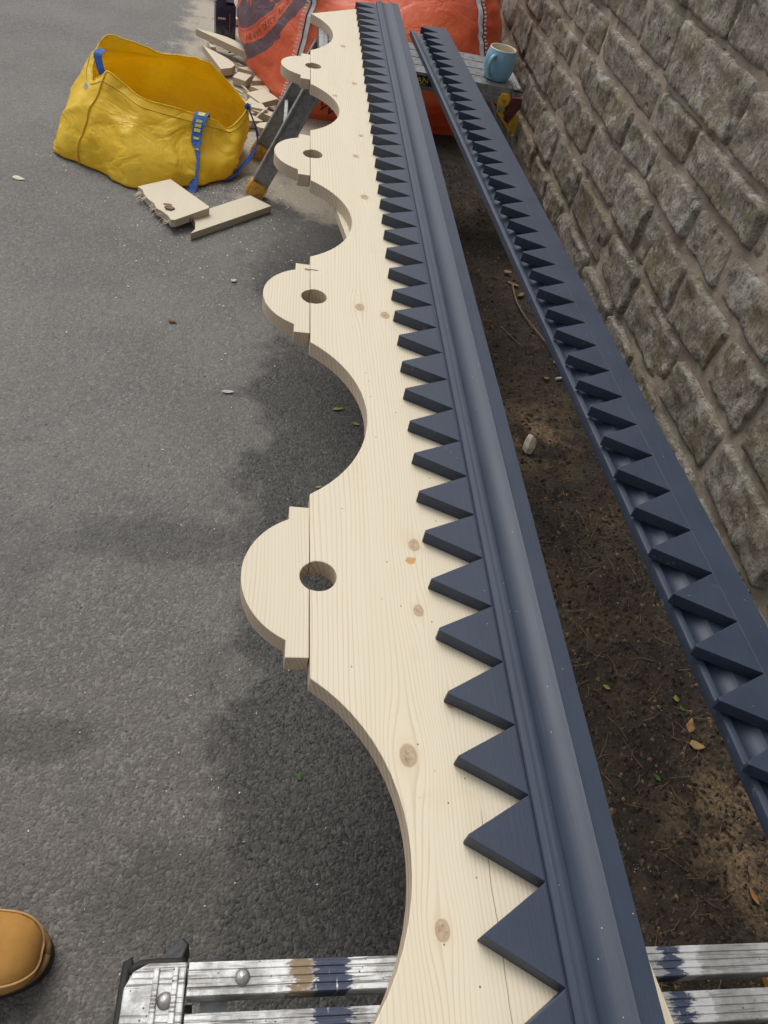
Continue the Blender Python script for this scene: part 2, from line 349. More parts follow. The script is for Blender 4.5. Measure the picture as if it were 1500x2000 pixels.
def stone():
    n = N('sandstone'); p = n.pos(); r = n.rand(); o = n.comb(n.ma('MULTIPLY', r, 9.0), 0.0, n.ma('MULTIPLY', r, 5.0)); q = n.map(p, lo=o)
    f = n.noise(q, 11, 6, .68); g = n.noise(q, 70, 5, .72); mp = n.noise(p, 5, 5, .62)
    c = n.ramp(f, [(.28, (.155, .135, .108)), (.42, (.295, .263, .215)), (.55, (.42, .383, .322)), (.72, (.56, .525, .46))])
    c = n.mix(n.ma('MULTIPLY', r, .38), c, (.285, .235, .168))
    c = n.mix(n.rng(n.noise(p, 1.6, 4, .6), .55, .75, 0, .45), c, (.14, .115, .085))
    c = n.mix(n.rng(g, .50, .66, 0, .55), c, (.62, .57, .49))
    c = n.mix(n.rng(n.noise(q, 95, 5, .8), .52, .40, 0, .55), c, (.11, .095, .075))
    stk_ = n.noise(n.map(q, (1, 55, 55), rot=(R(35), 0, 0)), 1.0, 5, .7); c = n.mix(n.rng(n.noise(n.map(q, (30, 130, 26), rot=(R(-38), 0, 0)), 1.0, 4, .7), .52, .66, 0, .5), c, (.15, .13, .10))
    c = n.mix(n.rng(n.noise(q, 34, 5, .78), .54, .66, 0, .85), c, (.075, .064, .052))
    moss = n.ma('MULTIPLY', n.rng(mp, .47, .62), n.rng(g, .3, .62))
    c = n.mix(n.ma('MULTIPLY', moss, .60), c, n.mix(n.noise(q, 40, 3), (.13, .105, .035), (.29, .205, .075)))
    li = n.rng(n.noise(q, 23, 5, .7), .54, .66, 0, .7); c = n.mix(li, c, (.56, .55, .52))
    pit = n.rng(n.noise(q, 19, 2, .5), .70, .76); c = n.mix(n.ma('MULTIPLY', pit, .8), c, (.03, .028, .024))
    b = n.bump(n.noise(q, 26, 6, .78), 1.0, .020); b = n.bump(g, .9, .007, b)
    return n.fin(c, .92, b, 0, .2)
STONE = stone()
def mortar():
    n = N('lime_mortar'); p = n.pos(); f = n.noise(p, 8, 6, .65)
    c = n.ramp(f, [(.3, (.20, .16, .125)), (.5, (.335, .28, .225)), (.7, (.42, .36, .30))])
    c = n.mix(n.rng(n.noise(p, 16, 5, .7), .55, .72, 0, .8), c, (.075, .062, .048))
    b = n.bump(n.noise(p, 40, 6, .7), .8, .010); b = n.bump(n.noise(p, 250, 3), .5, .002, b)
    return n.fin(c, .95, b, 0, .15)
MORTAR = mortar()

def alu(name, painted):
    n = N(name); p = n.pos(); x, y, z = n.sep(p)
    f = n.noise(p, 60, 5, .7); st = n.noise(n.comb(n.ma('MULTIPLY', x, 14.0), n.ma('MULTIPLY', y, 400.0), n.ma('MULTIPLY', z, 400.0)), 1.0, 4, .6)
    if painted:
        c = n.mix(n.rng(n.noise(p, 26, 5, .7), .35, .62), (.30, .295, .285), (.66, .665, .66))
        c = n.mix(n.rng(st, .53, .62, 0, .85), c, (.13, .118, .10)); c = n.mix(n.rng(n.noise(p, 55, 5, .75), .56, .70, 0, .6), c, (.20, .18, .15))
        c = n.mix(n.rng(x, .2, .36, 0, .55), c, (.22, .22, .215))
        c = n.mix(n.rng(n.vor(p, 120, 'F1', 0), .13, .08, 0, .9), c, (.03, .035, .05))
        smear = n.ma('ADD', n.ma('MULTIPLY', n.noise(n.comb(n.ma('MULTIPLY', x, 40.0), n.ma('MULTIPLY', y, 170.0), 0.0), 1.0, 5, .75), .050), -.025)
        bl = 0.0
        for cx, hw in ((.098, .017), (.425, .010), (.335, .012)):
            bl = n.ma('MAXIMUM', bl, n.rng(n.ma('ABSOLUTE', n.ma('SUBTRACT', n.ma('ADD', x, smear), cx)), hw, hw-.0015))
        bl = n.ma('MULTIPLY', bl, n.rng(n.noise(n.comb(n.ma('MULTIPLY', x, 260.0), n.ma('MULTIPLY', y, 40.0), 0.0), 1.0, 3), .30, .40))
        c = n.mix(bl, c, (.030, .040, .075))
        rust = n.ma('MULTIPLY', n.rng(y, .112, .117), n.ma('MULTIPLY', n.rng(n.ma('ABSOLUTE', n.ma('SUBTRACT', n.ma('ADD', x, smear), .070)), .013, .008), n.rng(n.noise(p, 75, 4), .34, .46)))
        c = n.mix(rust, c, (.21, .15, .085))
        wh = n.ma('MULTIPLY', n.rng(n.ma('ABSOLUTE', n.ma('SUBTRACT', n.ma('ADD', x, smear), .447)), .011, .008), .45); c = n.mix(wh, c, (.72, .73, .74))
        me = n.ma('SUBTRACT', .45, n.ma('MULTIPLY', n.ma('MAXIMUM', bl, rust), .45))
        return n.fin(c, n.rng(f, .3, .7, .42, .62), n.bump(n.noise(p, 160, 4), .25, .002), me, .5)
    c = n.mix(n.rng(f, .3, .7), (.20, .205, .21), (.36, .365, .365))
    c = n.mix(n.rng(st, .55, .7, 0, .6), c, (.11, .105, .10))
    c = n.mix(n.rng(n.noise(p, 18, 5, .7), .58, .7, 0, .6), c, (.26, .22, .17))
    return n.fin(c, n.rng(f, .3, .7, .40, .6), n.bump(n.noise(p, 140, 4), .2, .002), .55, .5)
ALU_W = alu('paint_spattered_aluminium', True); ALU = alu('worn_aluminium', False)
BLACKP = flat('black_plastic', (.014, .014, .016), .45, 0, .5, .3, 40, .2)
RUBBER = flat('black_rubber', (.022, .021, .020), .7, 0, .4, .3, 40, .3)
STEEL = flat('dull_steel', (.30, .29, .28), .4, .8, .5, .25, 60, .2)
OCHRE = flat('ochre_rubber', (.60, .33, .07), .6, 0, .4, .3, 45, .3)
YELLOW_CAST = flat('worn_yellow_paint', (.60, .33, .02), .5, 0, .5, .35, 30, .4)
MAROON = flat('dark_red_plastic', (.085, .014, .014), .45, 0, .5, .4, 25, .2)
YTEXT = flat('yellow_print', (.62, .47, .05), .6)
PENCIL = flat('pencil_mark', (.05, .05, .055), .7)
BLUESTRAP = flat('blue_webbing', (.025, .095, .36), .65, 0, .4, .3, 60, .6)
GREENSTRAP = flat('grey_green_webbing', (.055, .075, .060), .7, 0, .4, .3, 60, .6)
STRAPTXT = flat('pale_green_yellow_print', (.46, .45, .12), .7)
MUGB = flat('blue_glaze', (.20, .37, .49), .25, 0, .5, .06, 10)
MUGI = flat('cream_glaze', (.62, .55, .42), .25, 0, .5, .05, 10)
WHITE = flat('white_piping', (.68, .69, .72), .6, 0, .4, .1, 40)
DARKTHREAD = flat('dark_thread', (.03, .03, .035), .8)
LEAFB = flat('dry_leaf', (.24, .13, .055), .8, 0, .3, .4, 60, .3)
LEAFY = flat('yellow_green_leaf', (.26, .27, .06), .7, 0, .3, .3, 60, .3)
LEAFG = flat('green_leaf', (.05, .11, .025), .7, 0, .3, .3, 60, .3)
TWIG = flat('dry_twig', (.17, .12, .08), .85, 0, .2, .3, 60, .3)
CHIPW = flat('pale_chip', (.62, .56, .46), .7, 0, .3, .2, 60, .3)
SHELL = flat('white_fragment', (.42, .42, .41), .6, 0, .3, .1, 60)

def tarp(name, c0, c1, trans, ring=False, cr=1.0):
    n = N(name); p = n.pos(); x, y, z = n.sep(p)
    c = n.mix(n.rng(n.noise(p, 4, 4, .6), .3, .7), c0, c1)
    weave = n.ma('MULTIPLY', n.ma('SINE', n.ma('MULTIPLY', n.ma('ADD', x, y), 1600.0)), n.ma('SINE', n.ma('MULTIPLY', z, 2200.0)))
    wr = n.noise(n.map(p, (1, 1, 2.2)), 15, 5, .6, .6)
    c = n.mix(n.rng(n.noise(p, 30, 5, .7), .55, .8, 0, .3), c, [min(1, q*1.3+.05) for q in c1])
    if ring:
        nx = n.sep(n.nor())[0]
        side = n.rng(nx, -.15, -.40)
        d = n.ma('SQRT', n.ma('ADD', n.ma('POWER', n.ma('ABSOLUTE', n.ma('SUBTRACT', y, RC[0])), 2.0), n.ma('POWER', n.ma('ABSOLUTE', n.ma('SUBTRACT', z, RC[1])), 2.0)))
        wob = n.ma('MULTIPLY', n.ma('SUBTRACT', n.noise(p, 25, 3), .5), .012); d = n.ma('ADD', d, wob)
        band = n.ma('MULTIPLY', n.rng(d, RC[2], RC[2]+.006), n.rng(d, RC[3], RC[3]-.006))
        inner = n.rng(d, RC[4], RC[4]-.006)
        thin = n.ma('MULTIPLY', n.rng(d, RC[4]+.003, RC[4]+.005), n.rng(d, RC[4]+.010, RC[4]+.008))
        hole = n.rng(n.noise(p, 9, 1), .56, .60)
        pr = n.ma('MAXIMUM', band, n.ma('MAXIMUM', n.ma('MULTIPLY', inner, n.ma('SUBTRACT', 1.0, hole)), n.ma('MULTIPLY', thin, .55)))
        pr = n.ma('MULTIPLY', n.ma('MULTIPLY', pr, side), n.rng(n.noise(p, 50, 4), .1, .4, .75, .95))
        c = n.mix(pr, c, (.10, .068, .095))
    cz1 = n.ma('ABSOLUTE', n.ma('SUBTRACT', n.noise(n.map(p, (1, 1, 1.6), rot=(0, R(30), 0)), 7, 3, .5, .8), .5)); cz2 = n.ma('ABSOLUTE', n.ma('SUBTRACT', n.noise(n.map(p, (1.4, 1, 1), rot=(0, R(-20), R(20))), 19, 3, .55, .6), .5))
    b = n.bump(n.rng(cz1, 0.0, .09), .34*cr, .010); b = n.bump(n.ma('MULTIPLY', n.rng(cz2, 0.0, .10), n.rng(n.noise(p, 5, 2), .45, .65)), .22*cr, .004, b); b = n.bump(wr, .25, .010, b); b = n.bump(weave, .12, .0008, b)
    n.fin(c, n.rng(wr, .3, .7, .36, .5), b, 0, .5)
    t = n.t.nodes.new('ShaderNodeBsdfTranslucent'); n.put(t.inputs[0], c)
    mx = n.t.nodes.new('ShaderNodeMixShader'); mx.inputs[0].default_value = trans
    n.t.links.new(n.b.outputs[0], mx.inputs[1]); n.t.links.new(t.outputs[0], mx.inputs[2]); n.t.links.new(mx.outputs[0], n.out.inputs[0])
    return n.m
RC = (3.78, .50, .407, .468, .355)
YTARP = tarp('yellow_woven_plastic', (.88, .62, .016), (.92, .71, .06), .42, False, .7)
OTARP = tarp('orange_woven_plastic', (.72, .105, .035), (.80, .165, .065), .12, True, .45)
def leather():
    n = N('tan_nubuck'); p = n.pos(True); f = n.noise(p, 9, 5, .6)
    c = n.mix(n.rng(f, .3, .7), (.40, .195, .045), (.52, .275, .075)); c = n.mix(n.rng(n.noise(p, 30, 5, .7), .58, .75, 0, .4), c, (.25, .12, .035))
    return n.fin(c, .75, n.bump(n.noise(p, 320, 3), .25, .001), 0, .3)
LEATHER = leather()
def carton():
    n = N('printed_navy_carton'); p = n.pos(True)
    c = n.mix(n.rng(n.noise(p, 14, 4), .4, .65), (.018, .022, .060), (.05, .055, .11))
    c = n.mix(n.ma('MULTIPLY', n.rng(n.sep(p)[2], .06, .03), n.rng(n.noise(p, 40, 4), .45, .6)), c, (.12, .13, .12))
    return n.fin(c, .4, None, 0, .5)
CARTON = carton()

# ------------------------------------------------------------------ setting: yard, soil strip
def grid(x0, x1, y0, y1, nx, ny, fz):
    mb = MB(); mb.add([(x0+(x1-x0)*i/nx, y0+(y1-y0)*j/ny, fz(x0+(x1-x0)*i/nx, y0+(y1-y0)*j/ny)) for j in range(ny+1) for i in range(nx+1)],
                      [(j*(nx+1)+i, j*(nx+1)+i+1, (j+1)*(nx+1)+i+1, (j+1)*(nx+1)+i) for j in range(ny) for i in range(nx)])
    return mb
g = MB().add([(-60,-60,0),(60,-60,0),(60,60,0),(-60,60,0)], [(0,1,2,3)])
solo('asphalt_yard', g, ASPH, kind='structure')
def soil_x(y): return .40+.05*fbm((0, y, 3), 2.0)+.02*fbm((1, y, 3), 9)
def soil_z(x, y):
    xs = soil_x(y); t = max(0.0, (x-xs)/(1.06-xs))
    return .004+.012*min(1, t*5)+.03*max(0, t-.7)/.3*min(1, t)+min(1, t*6)*(.010*fbm((x, y, 0), 9, 4)+.006*fbm((x, y, 2), 40, 3))
mb = MB(); nx, ny = 60, 420
for j in range(ny+1):
    y = -1.6+7.2*j/ny; xs = soil_x(y)
    for i in range(nx+1):
        x = xs+(1.06-xs)*i/nx
        mb.v.append(Vector((x, y, max(.004, soil_z(x, y)) if i else -.002)))
mb.f = [(j*(nx+1)+i, j*(nx+1)+i+1, (j+1)*(nx+1)+i+1, (j+1)*(nx+1)+i) for j in range(ny) for i in range(nx)]
solo('soil_strip', mb, SOIL, smooth=True, kind='structure')

# ------------------------------------------------------------------ stone wall
WX = 1.0
courses = [(.0, .125), (.125, .27), (.27, .42), (.42, .535), (.535, .652), (.652, .80), (.80, .935), (.935, 1.07), (1.07, 1.22), (1.22, 1.36), (1.36, 1.5)]
seen = {5: [2.17, 1.69], 4: [2.69, 2.14, 1.85, 1.41], 3: [2.93, 2.70, 2.47, 2.24, 2.02, 1.69, 1.47], 2: [3.54, 3.09, 2.82, 2.50, 2.16, 1.90, 1.59], 1: [2.46, 2.07, 1.80, 1.45, 1.15]}
wall = thing('stone_wall', 'weathered coursed sandstone block wall with wide mortar joints and moss', 'wall', (WX+.15, 2.3, 0))
mb = MB(); ny, nz = 150, 44
for j in range(nz+1):
    for i in range(ny+1):
        y = -1.2+7.2*i/ny; z = -.03+1.55*j/nz
        d = .006*fbm((4, y, z), 7, 4)+.003*fbm((7, y, z), 30, 2)
        mb.v.append(Vector((WX+.0185-d, y, z)))
mb.f = [(j*(ny+1)+i, (j+1)*(ny+1)+i, (j+1)*(ny+1)+i+1, j*(ny+1)+i+1) for j in range(nz) for i in range(ny)]
mb.box((WX+.034, -1.2, -.05), (WX+.40, 6.0, 1.515))
part('mortar', mb, MORTAR, wall, smooth=False)
ns = 0
for k, (z0, z1) in enumerate(courses):
    js = sorted(seen.get(k, []))
    if js:
        while js[-1] < 5.9: js.append(js[-1]+rnd.uniform(.2, .38))
        while js[0] > -1.1: js.insert(0, js[0]-rnd.uniform(.2, .38))
    else:
        js = [-1.2]
        while js[-1] < 5.9: js.append(js[-1]+rnd.uniform(.2, .40))
    for y0, y1 in zip(js, js[1:]):
        gp = .0062; a0, a1, b0, b1 = y0+gp, y1-gp, z0+gp*.8, z1-gp*.8
        if a1-a0 < .05: continue
        big = a0 < 3.6 and a1 > .3 and k < 8
        n1, n2 = (24, 14) if big else (7, 5); sd = rnd.uniform(0, 90); proud = rnd.uniform(-.003, .006); tilt = rnd.uniform(-.007, .007); tz = rnd.uniform(-.004, .007)
        cj = [rnd.uniform(-.010, .010) for _ in range(8)]
        m = MB()
        for j in range(n2+1):
            v = j/n2
            for i in range(n1+1):
                u = i/n1
                yy = a0+(a1-a0)*u; zz = b0+(b1-b0)*v
                # crooked outline with rounded corners
                ex = min(u, 1-u)*(a1-a0); ez = min(v, 1-v)*(b1-b0)
                yy += (1-u)*((1-v)*cj[0]+v*cj[1])+u*((1-v)*cj[2]+v*cj[3])
                zz += ((1-v)*((1-u)*cj[4]+u*cj[5])+v*((1-u)*cj[6]+u*cj[7]))*.7
                yy += .005*fbm((sd, yy, zz), 22, 2); zz += .004*fbm((sd+9, yy, zz), 22, 2)
                if ex < .018 and ez < .018:
                    q = (1-ex/.018)*(1-ez/.018)*.010; yy += q*(1 if u < .5 else -1); zz += q*(1 if v < .5 else -1)
                e = min(1, min(ex, ez)/.011); e = e*(2-e)
                rough = .006*fbm((sd, yy, zz), 8, 3)+.006*fbm((sd+3, yy, zz), 26, 4)
                d = (proud+.012)*e+(rough+tilt*(u-.5)*2+tz*(v-.5)*2)*e
                x = WX+.020-d
                if i in (0, n1) or j in (0, n2): x = WX+.030
                m.v.append(Vector((x, yy, zz)))
        m.f = [(j*(n1+1)+i, (j+1)*(n1+1)+i, (j+1)*(n1+1)+i+1, j*(n1+1)+i+1) for j in range(n2) for i in range(n1)]
        part('stone', m, STONE, wall, smooth=True); ns += 1
print('stones', ns)

# ------------------------------------------------------------------ step platforms
def platform(loc, top, label, alum, near):
    x0, y0 = loc; L, W = .835, .283
    if not near: L = .64
    root = thing('step_platform', label, 'work platform', (x0+L/2, y0+W/2, 0), 'folding step platforms')
    x1, y1 = x0+L, y0+W; zt = top
    # ribbed deck slats with side webs
    edges = [(0, .036), (.082, .036), (.164, .036), (.246, .036)] if not near else None
    sl = []
    if near:
        yy = W
        while yy > .02: sl.append((yy-.0255, yy)); yy -= .0375
    else:
        k = 4; w_ = W/k
        sl = [(i*w_+.0035, (i+1)*w_-.0035) for i in range(k)]
    for a, b in sl:
        prof = []; m = max(4, int((b-a)/.0052)); 
        prof.append((y0+a, zt-.028)); prof.append((y0+a, zt-.0012))
        for i in range(m):
            p0 = a+(b-a)*i/m; p1 = a+(b-a)*(i+1)/m; q = (p1-p0)
            prof += [(y0+p0+q*.12, zt), (y0+p0+q*.72, zt), (y0+p0+q*.80, zt-.0012), (y0+p0+q*.98, zt-.0012)]
        prof += [(y0+b, zt-.0012), (y0+b, zt-.028)]
        pr = MB().extrude_x(prof, x0+(.052 if near else .03), x1-(.052 if near else .03))
        part('deck_slat', pr, alum, root)
    # end castings
    for sx in (0, 1):
        xe = x0 if sx == 0 else x1; s = 1 if sx == 0 else -1; ew = .050 if near else .028
        pts = [(xe+s*ew, y0), (xe+s*ew, y1), (xe+s*.018, y1), (xe+s*.006, y1-.006), (xe, y1-.018), (xe, y0+.018), (xe+s*.006, y0+.006), (xe+s*.018, y0)]
        ec = part('end_casting', MB().prism(pts, zt-.034, zt+.0015), alum, root, .0015)
        rb = MB()
        for fx in (.46, .78): rb.box((min(xe+s*ew*fx, xe+s*ew*(fx+.10)), y0+.004, zt+.0008), (max(xe+s*ew*fx, xe+s*ew*(fx+.10)), y1-.004, zt+.0042))
        part('rib', rb, alum, ec, .001)
        off = [(xe+s*(ew-.002), y1+.0005), (xe+s*.018, y1+.0005), (xe+s*.004, y1-.004), (xe-s*.001, y1-.018), (xe-s*.001, y0+.018), (xe+s*.004, y0+.004), (xe+s*.018, y0-.0005), (xe+s*(ew-.002), y0-.0005)]
        part('rubber_edge', MB().tube(crom([(x, y, zt-.004) for x, y in off], 4), .0038, 8, 1.0), RUBBER, ec, smooth=True)
        for yy in ((y1-.028, y0+.028)):
            part('rivet', MB().lathe([(0, .0042), (.0035, .0040), (.0058, .0026), (.0072, 0)], 16, (xe+s*ew*.70, yy, zt+.001)), STEEL, ec, smooth=True)
    part('side_rail', MB().box((x0+.03, y0-.001, zt-.048), (x1-.03, y0+.010, zt-.0285)), ALU, root, .001)
    part('side_rail', MB().box((x0+.03, y1-.010, zt-.048), (x1-.03, y1+.001, zt-.0285)), ALU, root, .001)
    for fx in (.09, .5, .9):
        part('cross_member', MB().box((x0+L*fx-.012, y0+.0115, zt-.046), (x0+L*fx+.012, y1-.0115, zt-.0295)), ALU, root)
    if near:
        for xx, yy in ((x0+.098, y1-.0125),): part('rivet', MB().lathe([(0, .0034), (.0045, .0030), (.0062, .0014), (.0066, 0)], 16, (xx, yy, zt+.0002)), STEEL, root, smooth=True)
    # splayed legs with braces and ribbed feet
    for sx in (0, 1):
        xa = x0+.018 if sx == 0 else x1-.045; xb = x0-.155+.0 if sx == 0 else x1+.075; s = 1 if sx == 0 else -1
        if near and sx == 0: xa, xb = x0+.030, x0-.075
        for sy in (0, 1):
            ya = y0+.018 if sy == 0 else y1-.018; yb = y0+.0 if sy == 0 else y1+.02
            if near and sx == 0 and sy == 1: ya, yb = y1-.035, y1-.09
            A = Vector((xa, ya, zt-.05)); B = Vector((xb, yb, .045))
            lg = MB(); d = (B-A).normalized(); up = Vector((0, 1, 0))
            lg.bar(A, B, .056, .007, up)
            ax = d.cross(up).normalized()
            for e in (-1, 1): lg.bar(A+ax*e*.0245, B+ax*e*.0245, .007, .026, up)
            leg = part('leg', lg, ALU, root, .0012)
            ft = MB(); C = B+d*.046
            ft.bar(B-d*.004, C, .0595, .033, up)
            for i in range(7): ft.bar(B-d*.003+ax*(i-3)*.0092+up*(-.0168), C-d*.002+ax*(i-3)*.0088+up*(-.0168), .0052, .0024, up)
            for i in range(4): ft.bar(B-d*.003+ax*s*-.030+up*(i-1.5)*.008, C-d*.002+ax*s*-.030+up*(i-1.5)*.009, .004, .004, up)
            part('rubber_foot', ft, OCHRE, leg, .001)
        p0 = Vector((xa+(xb-xa)*.55, y0+.012, (zt-.05)*.45+.02)); p1 = Vector((xa+(xb-xa)*.55, y1-.012, (zt-.05)*.45+.02))
        part('brace', MB().bar(p0, p1, .05, .012, (s, 0, .35)), ALU, root, .001)
        p0 = Vector((xa+(xb-xa)*.10, y0+.016, zt-.085)); p1 = Vector((xa+(xb-xa)*.10, y1-.016, zt-.085))
        part('brace', MB().bar(p0, p1, .045, .008, (s, 0, .3)), ALU, root, .001)
    return root
farp = platform((.096, 2.500), .463, 'worn grey aluminium step platform holding the far ends and the mug', ALU, False)
nearp = platform((-.079, -.140), .445, 'white spattered aluminium step platform at the near end, smeared navy', ALU_W, True)
# black lock flap of the near platform
fl = MB(); pts = crom([(-.086, .098), (-.080, .128), (-.058, .150), (-.030, .168), (-.022, .160), (-.035, .142)], 4)
fl.prism([(p.x, p.y) for p in [Vector((a, b, 0)) for a, b in [(-.092, .085), (-.090, .104), (-.066, .138), (-.036, .166), (-.029, .160), (-.034, .146), (-.058, .128), (-.078, .098)]]], .385, .432)
part('lock_flap', fl, BLACKP, nearp, .002)
fl = MB(); fl.prism([(-.034, .143), (-.020, .150), (-.006, .1515), (.012, .1485), (.016, .143)], .39, .418); part('lock_flap', fl, BLACKP, nearp, .003)
# hinge plate, name plate of the far platform
hp = MB()
yF = 2.4985
def yz(pts, t0, t1):    # outline in (x,z) on the front face
    M = Matrix(((1,0,0,0),(0,0,-1,0),(0,1,0,0),(0,0,0,1)))
    return MB().prism(pts, t0, t1, Matrix.Translation((0, 0, 0)) @ M)
hinge = part('hinge_plate', yz([(.668,.435),(.676,.449),(.697,.448),(.706,.436),(.702,.418),(.694,.410),(.697,.400),(.692,.392),(.700,.385),(.714,.376),(.744,.395),(.752,.385),(.750,.345),(.742,.335),(.752,.330),(.742,.326),(.728,.330),(.722,.345),(.690,.375),(.672,.392),(.668,.415)], -yF+.000, -yF+.008), YELLOW_CAST, farp, .0015)
part('stop_block', yz([(.706,.446),(.738,.448),(.742,.420),(.714,.368),(.698,.378),(.700,.400)], -yF+.0085, -yF+.022), MAROON, hinge, .002)
for bx_, bz_, br in ((.682,.403,.0085),(.685,.430,.006),(.734,.340,.006)):
    part('bolt', MB().cyl((bx_, yF-.0075, bz_), (bx_, yF-.014, bz_), br, br*.85, 14), STEEL, hinge, .0006)
pl = part('name_plate', MB().box((.30, yF-.004, .430), (.475, yF+.0, .459)), BLACKP, farp, .001)
M = Matrix.Translation((.377, yF-.0047, .4380)) @ Matrix.Rotation(R(90), 4, 'X')
part('lettering', text_mb('MAN', .021, M @ Matrix.Scale(1.28, 4, (1,0,0))), YTEXT, pl)
part('underline', MB().box((.36, yF-.0050, .4336), (.43, yF-.0043, .4350)), YTEXT, pl)

# ------------------------------------------------------------------ scalloped barge board
Z0, Z1 = .463, .490
barge = thing('barge_board', 'pale scalloped pine barge board with navy sawtooth trim along its right', 'barge board', (.215, 1.3, Z0))
def arc(x, ya, yb, depth, n=22):    # concave scallop between two points of the joint line
    c = (yb-ya)/2; rr = (c*c+depth*depth)/(2*depth); cx = x+depth-rr; cy = (ya+yb)/2; a = math.atan2(c, x-cx)
    return [(cx+rr*math.cos(a*(2*i/n-1)), cy+rr*math.sin(a*(2*i/n-1))) for i in range(n+1)]
JX = lambda y: .0727-.0021*y/1.0
holes = [(.0816, .5345), (.077, 1.1413), (.0745, 1.7267), (.0755, 2.3064)]
HR = .0222
scal = [(.035, .3966, .095), (.668, 1.0056, .0850), (1.274, 1.5914, .0840), (1.8566, 2.1633, .0735)]
out = [(.30, -.42), (-.02, -.42), (-.01, -.30), (.0727, -.27), (.0727, -.10)]
out += [(JX(0), .0)]
for k, (a, b, d) in enumerate(scal):
    out += arc(JX((a+b)/2), a, b, d)
    hx, hy = holes[k]; j = JX(hy); dy = math.sqrt(HR**2-(hx-j)**2); a0 = math.atan2(-dy, j-hx)
    out += [(j, b+.004)] if False else []
    n = 20; aa = -math.pi+math.acos((hx-j)/HR); 
    out += [(hx+HR*math.cos(aa+(2*math.pi-2*math.acos((hx-j)/HR))*i/n), hy+HR*math.sin(aa+(2*math.pi-2*math.acos((hx-j)/HR))*i/n)) for i in range(n+1)]
fs = arc(JX(2.6), 2.434, 2.79, .069)
out += fs
out += [(.2234, 2.941), (.3555, 2.975), (.3565, -.42)]
plank = part('plank', MB().prism(out, Z0, Z1), PLANK, barge, .0011)
for k, (hx, hy) in enumerate(holes):
    j = JX(hy)-.0006; top = [.6445, 1.246, 1.828, 2.397][k]; bot = [.4222, 1.0315, 1.616, 2.1975][k]
    cy = (top+bot)/2; h = (top-bot)/2; st = .0215+(.003 if k == 3 else 0); xs = j-.0262
    a = h-st; dd = .0545; rr = (a*a+dd*dd)/(2*dd); cx = xs-dd+rr; an = math.atan2(a, cx-xs)
    pts = [(j, top), (xs, top+.0005)]
    n = 26
    pts += [(cx-rr*math.cos(an*(1-2*i/n)), cy+rr*math.sin(an*(1-2*i/n))) for i in range(n+1)]
    pts += [(xs, bot-.0005), (j, bot)]
    th = math.acos((hx-j)/HR); n = 10
    pts += [(hx-HR*math.cos(th*(1-2*i/n)), hy-HR*math.sin(th*(1-2*i/n))) for i in range(n+1)]
    part('half_round_block', MB().prism(pts, Z0-.0006, Z1-.0012), BLOCK, barge, .0010)
# batten screwed under the board, showing through the scallop and at the right edge
bt = MB(); Bx = [(.1237, 1.5515), (.3594, .15)]
d = (Vector(Bx[1])-Vector(Bx[0])).normalized(); nrm = Vector((d.y, -d.x))*-1
q0, q1 = Vector(Bx[0]), Vector((.1237, 1.5515))+d*1.50
w_ = Vector((-d.y, d.x))
if w_.x < 0: w_ = -w_
bt.prism([tuple(q0), tuple(q1), tuple(q1+w_*.030), tuple(q0+w_*.030)], .4455, .4625)
part('batten', bt, SCRAP, barge)
# marking on the second block
mk = MB().box((.060, 1.2265, Z1+.0001), (.084, 1.2285, Z1+.0005)); part('pencil_mark', mk, PENCIL, barge)
# navy sawtooth strip: rail, one prism per tooth, moulding
TZ0, TZ1 = Z1+.0003, .510
tips = [.1436-.0828*3, .1436-.0828*2, .1436-.0828, .1436, .2263, .3033, .3741, .4537, .5246, .5997, .6694, .7423, .8111, .8843, .9525, 1.0241, 1.0944, 1.1605, 1.2330, 1.3056, 1.3767, 1.4416, 1.5074,
        1.5752, 1.6401, 1.7052, 1.7729, 1.8357, 1.8975, 1.9685, 2.0355, 2.106, 2.1748, 2.2368, 2.2966, 2.3641, 2.4347, 2.4967, 2.5548, 2.6156, 2.6858, 2.7446, 2.8102, 2.8750, 2.9380]
vx = lambda y: .2863-.0040*max(0, min(1, (y-.7)/.7))
tx = lambda y: .2195-.0055*max(0, min(1, (y-.2)/.5))+.002*max(0, (y-1.2))
BXL = .2872
for i, t in enumerate(tips):
    lo = (tips[i-1]+t)/2 if i else t-.041; hi = (t+tips[i+1])/2 if i < len(tips)-1 else t+.03
    bl = .0003 if abs(t-.1436) < .01 else rnd.uniform(.0006, .0022)
    x = tx(t)+rnd.uniform(-.0012, .0012)
    part('tooth', MB().prism([(vx(lo), lo+.0002), (vx(hi), hi-.0002), (x+.0004, t+bl), (x, t-bl)], TZ0, TZ1+rnd.uniform(-.0003, .0003)), BLUE, barge, .0008)
part('trim_rail', MB().add([], []).prism([(vx(y), y) for y in [-.26+.1*i for i in range(33)]]+[(.3540, 2.964), (.3540, -.26)], TZ0, TZ1-.0006), BLUE, barge)
zt = TZ1-.0012
cove = [(.0205+.0315*i/14, .0062-.0030*math.sin(math.pi*min(1, i/14/.62)*.5)**1.0*1.0 if i/14 < .31 else 0) for i in range(15)]
cove = [(.0205+.0320*t, .0062-.0075*t+.0138*t*t) for t in [i/14 for i in range(15)]]
prof = [(0, 0), (0, .0050), (.0010, .0062), (.0072, .0068), (.0080, .0078), (.0105, .0098), (.0150, .0104), (.0188, .0092), (.0200, .0072)]+cove+[(.0532, .0128), (.0540, .0124), (.0545, .0104), (.0762, .0100), (.0765, .0094), (.0765, 0)]
mo = MB().extrude_y([(BXL+x, zt+z) for x, z in prof], -.26, 2.972)
mo_o = part('moulding', mo, BLUE, barge, smooth=True); mo_o.data.set_sharp_from_angle(angle=R(28))

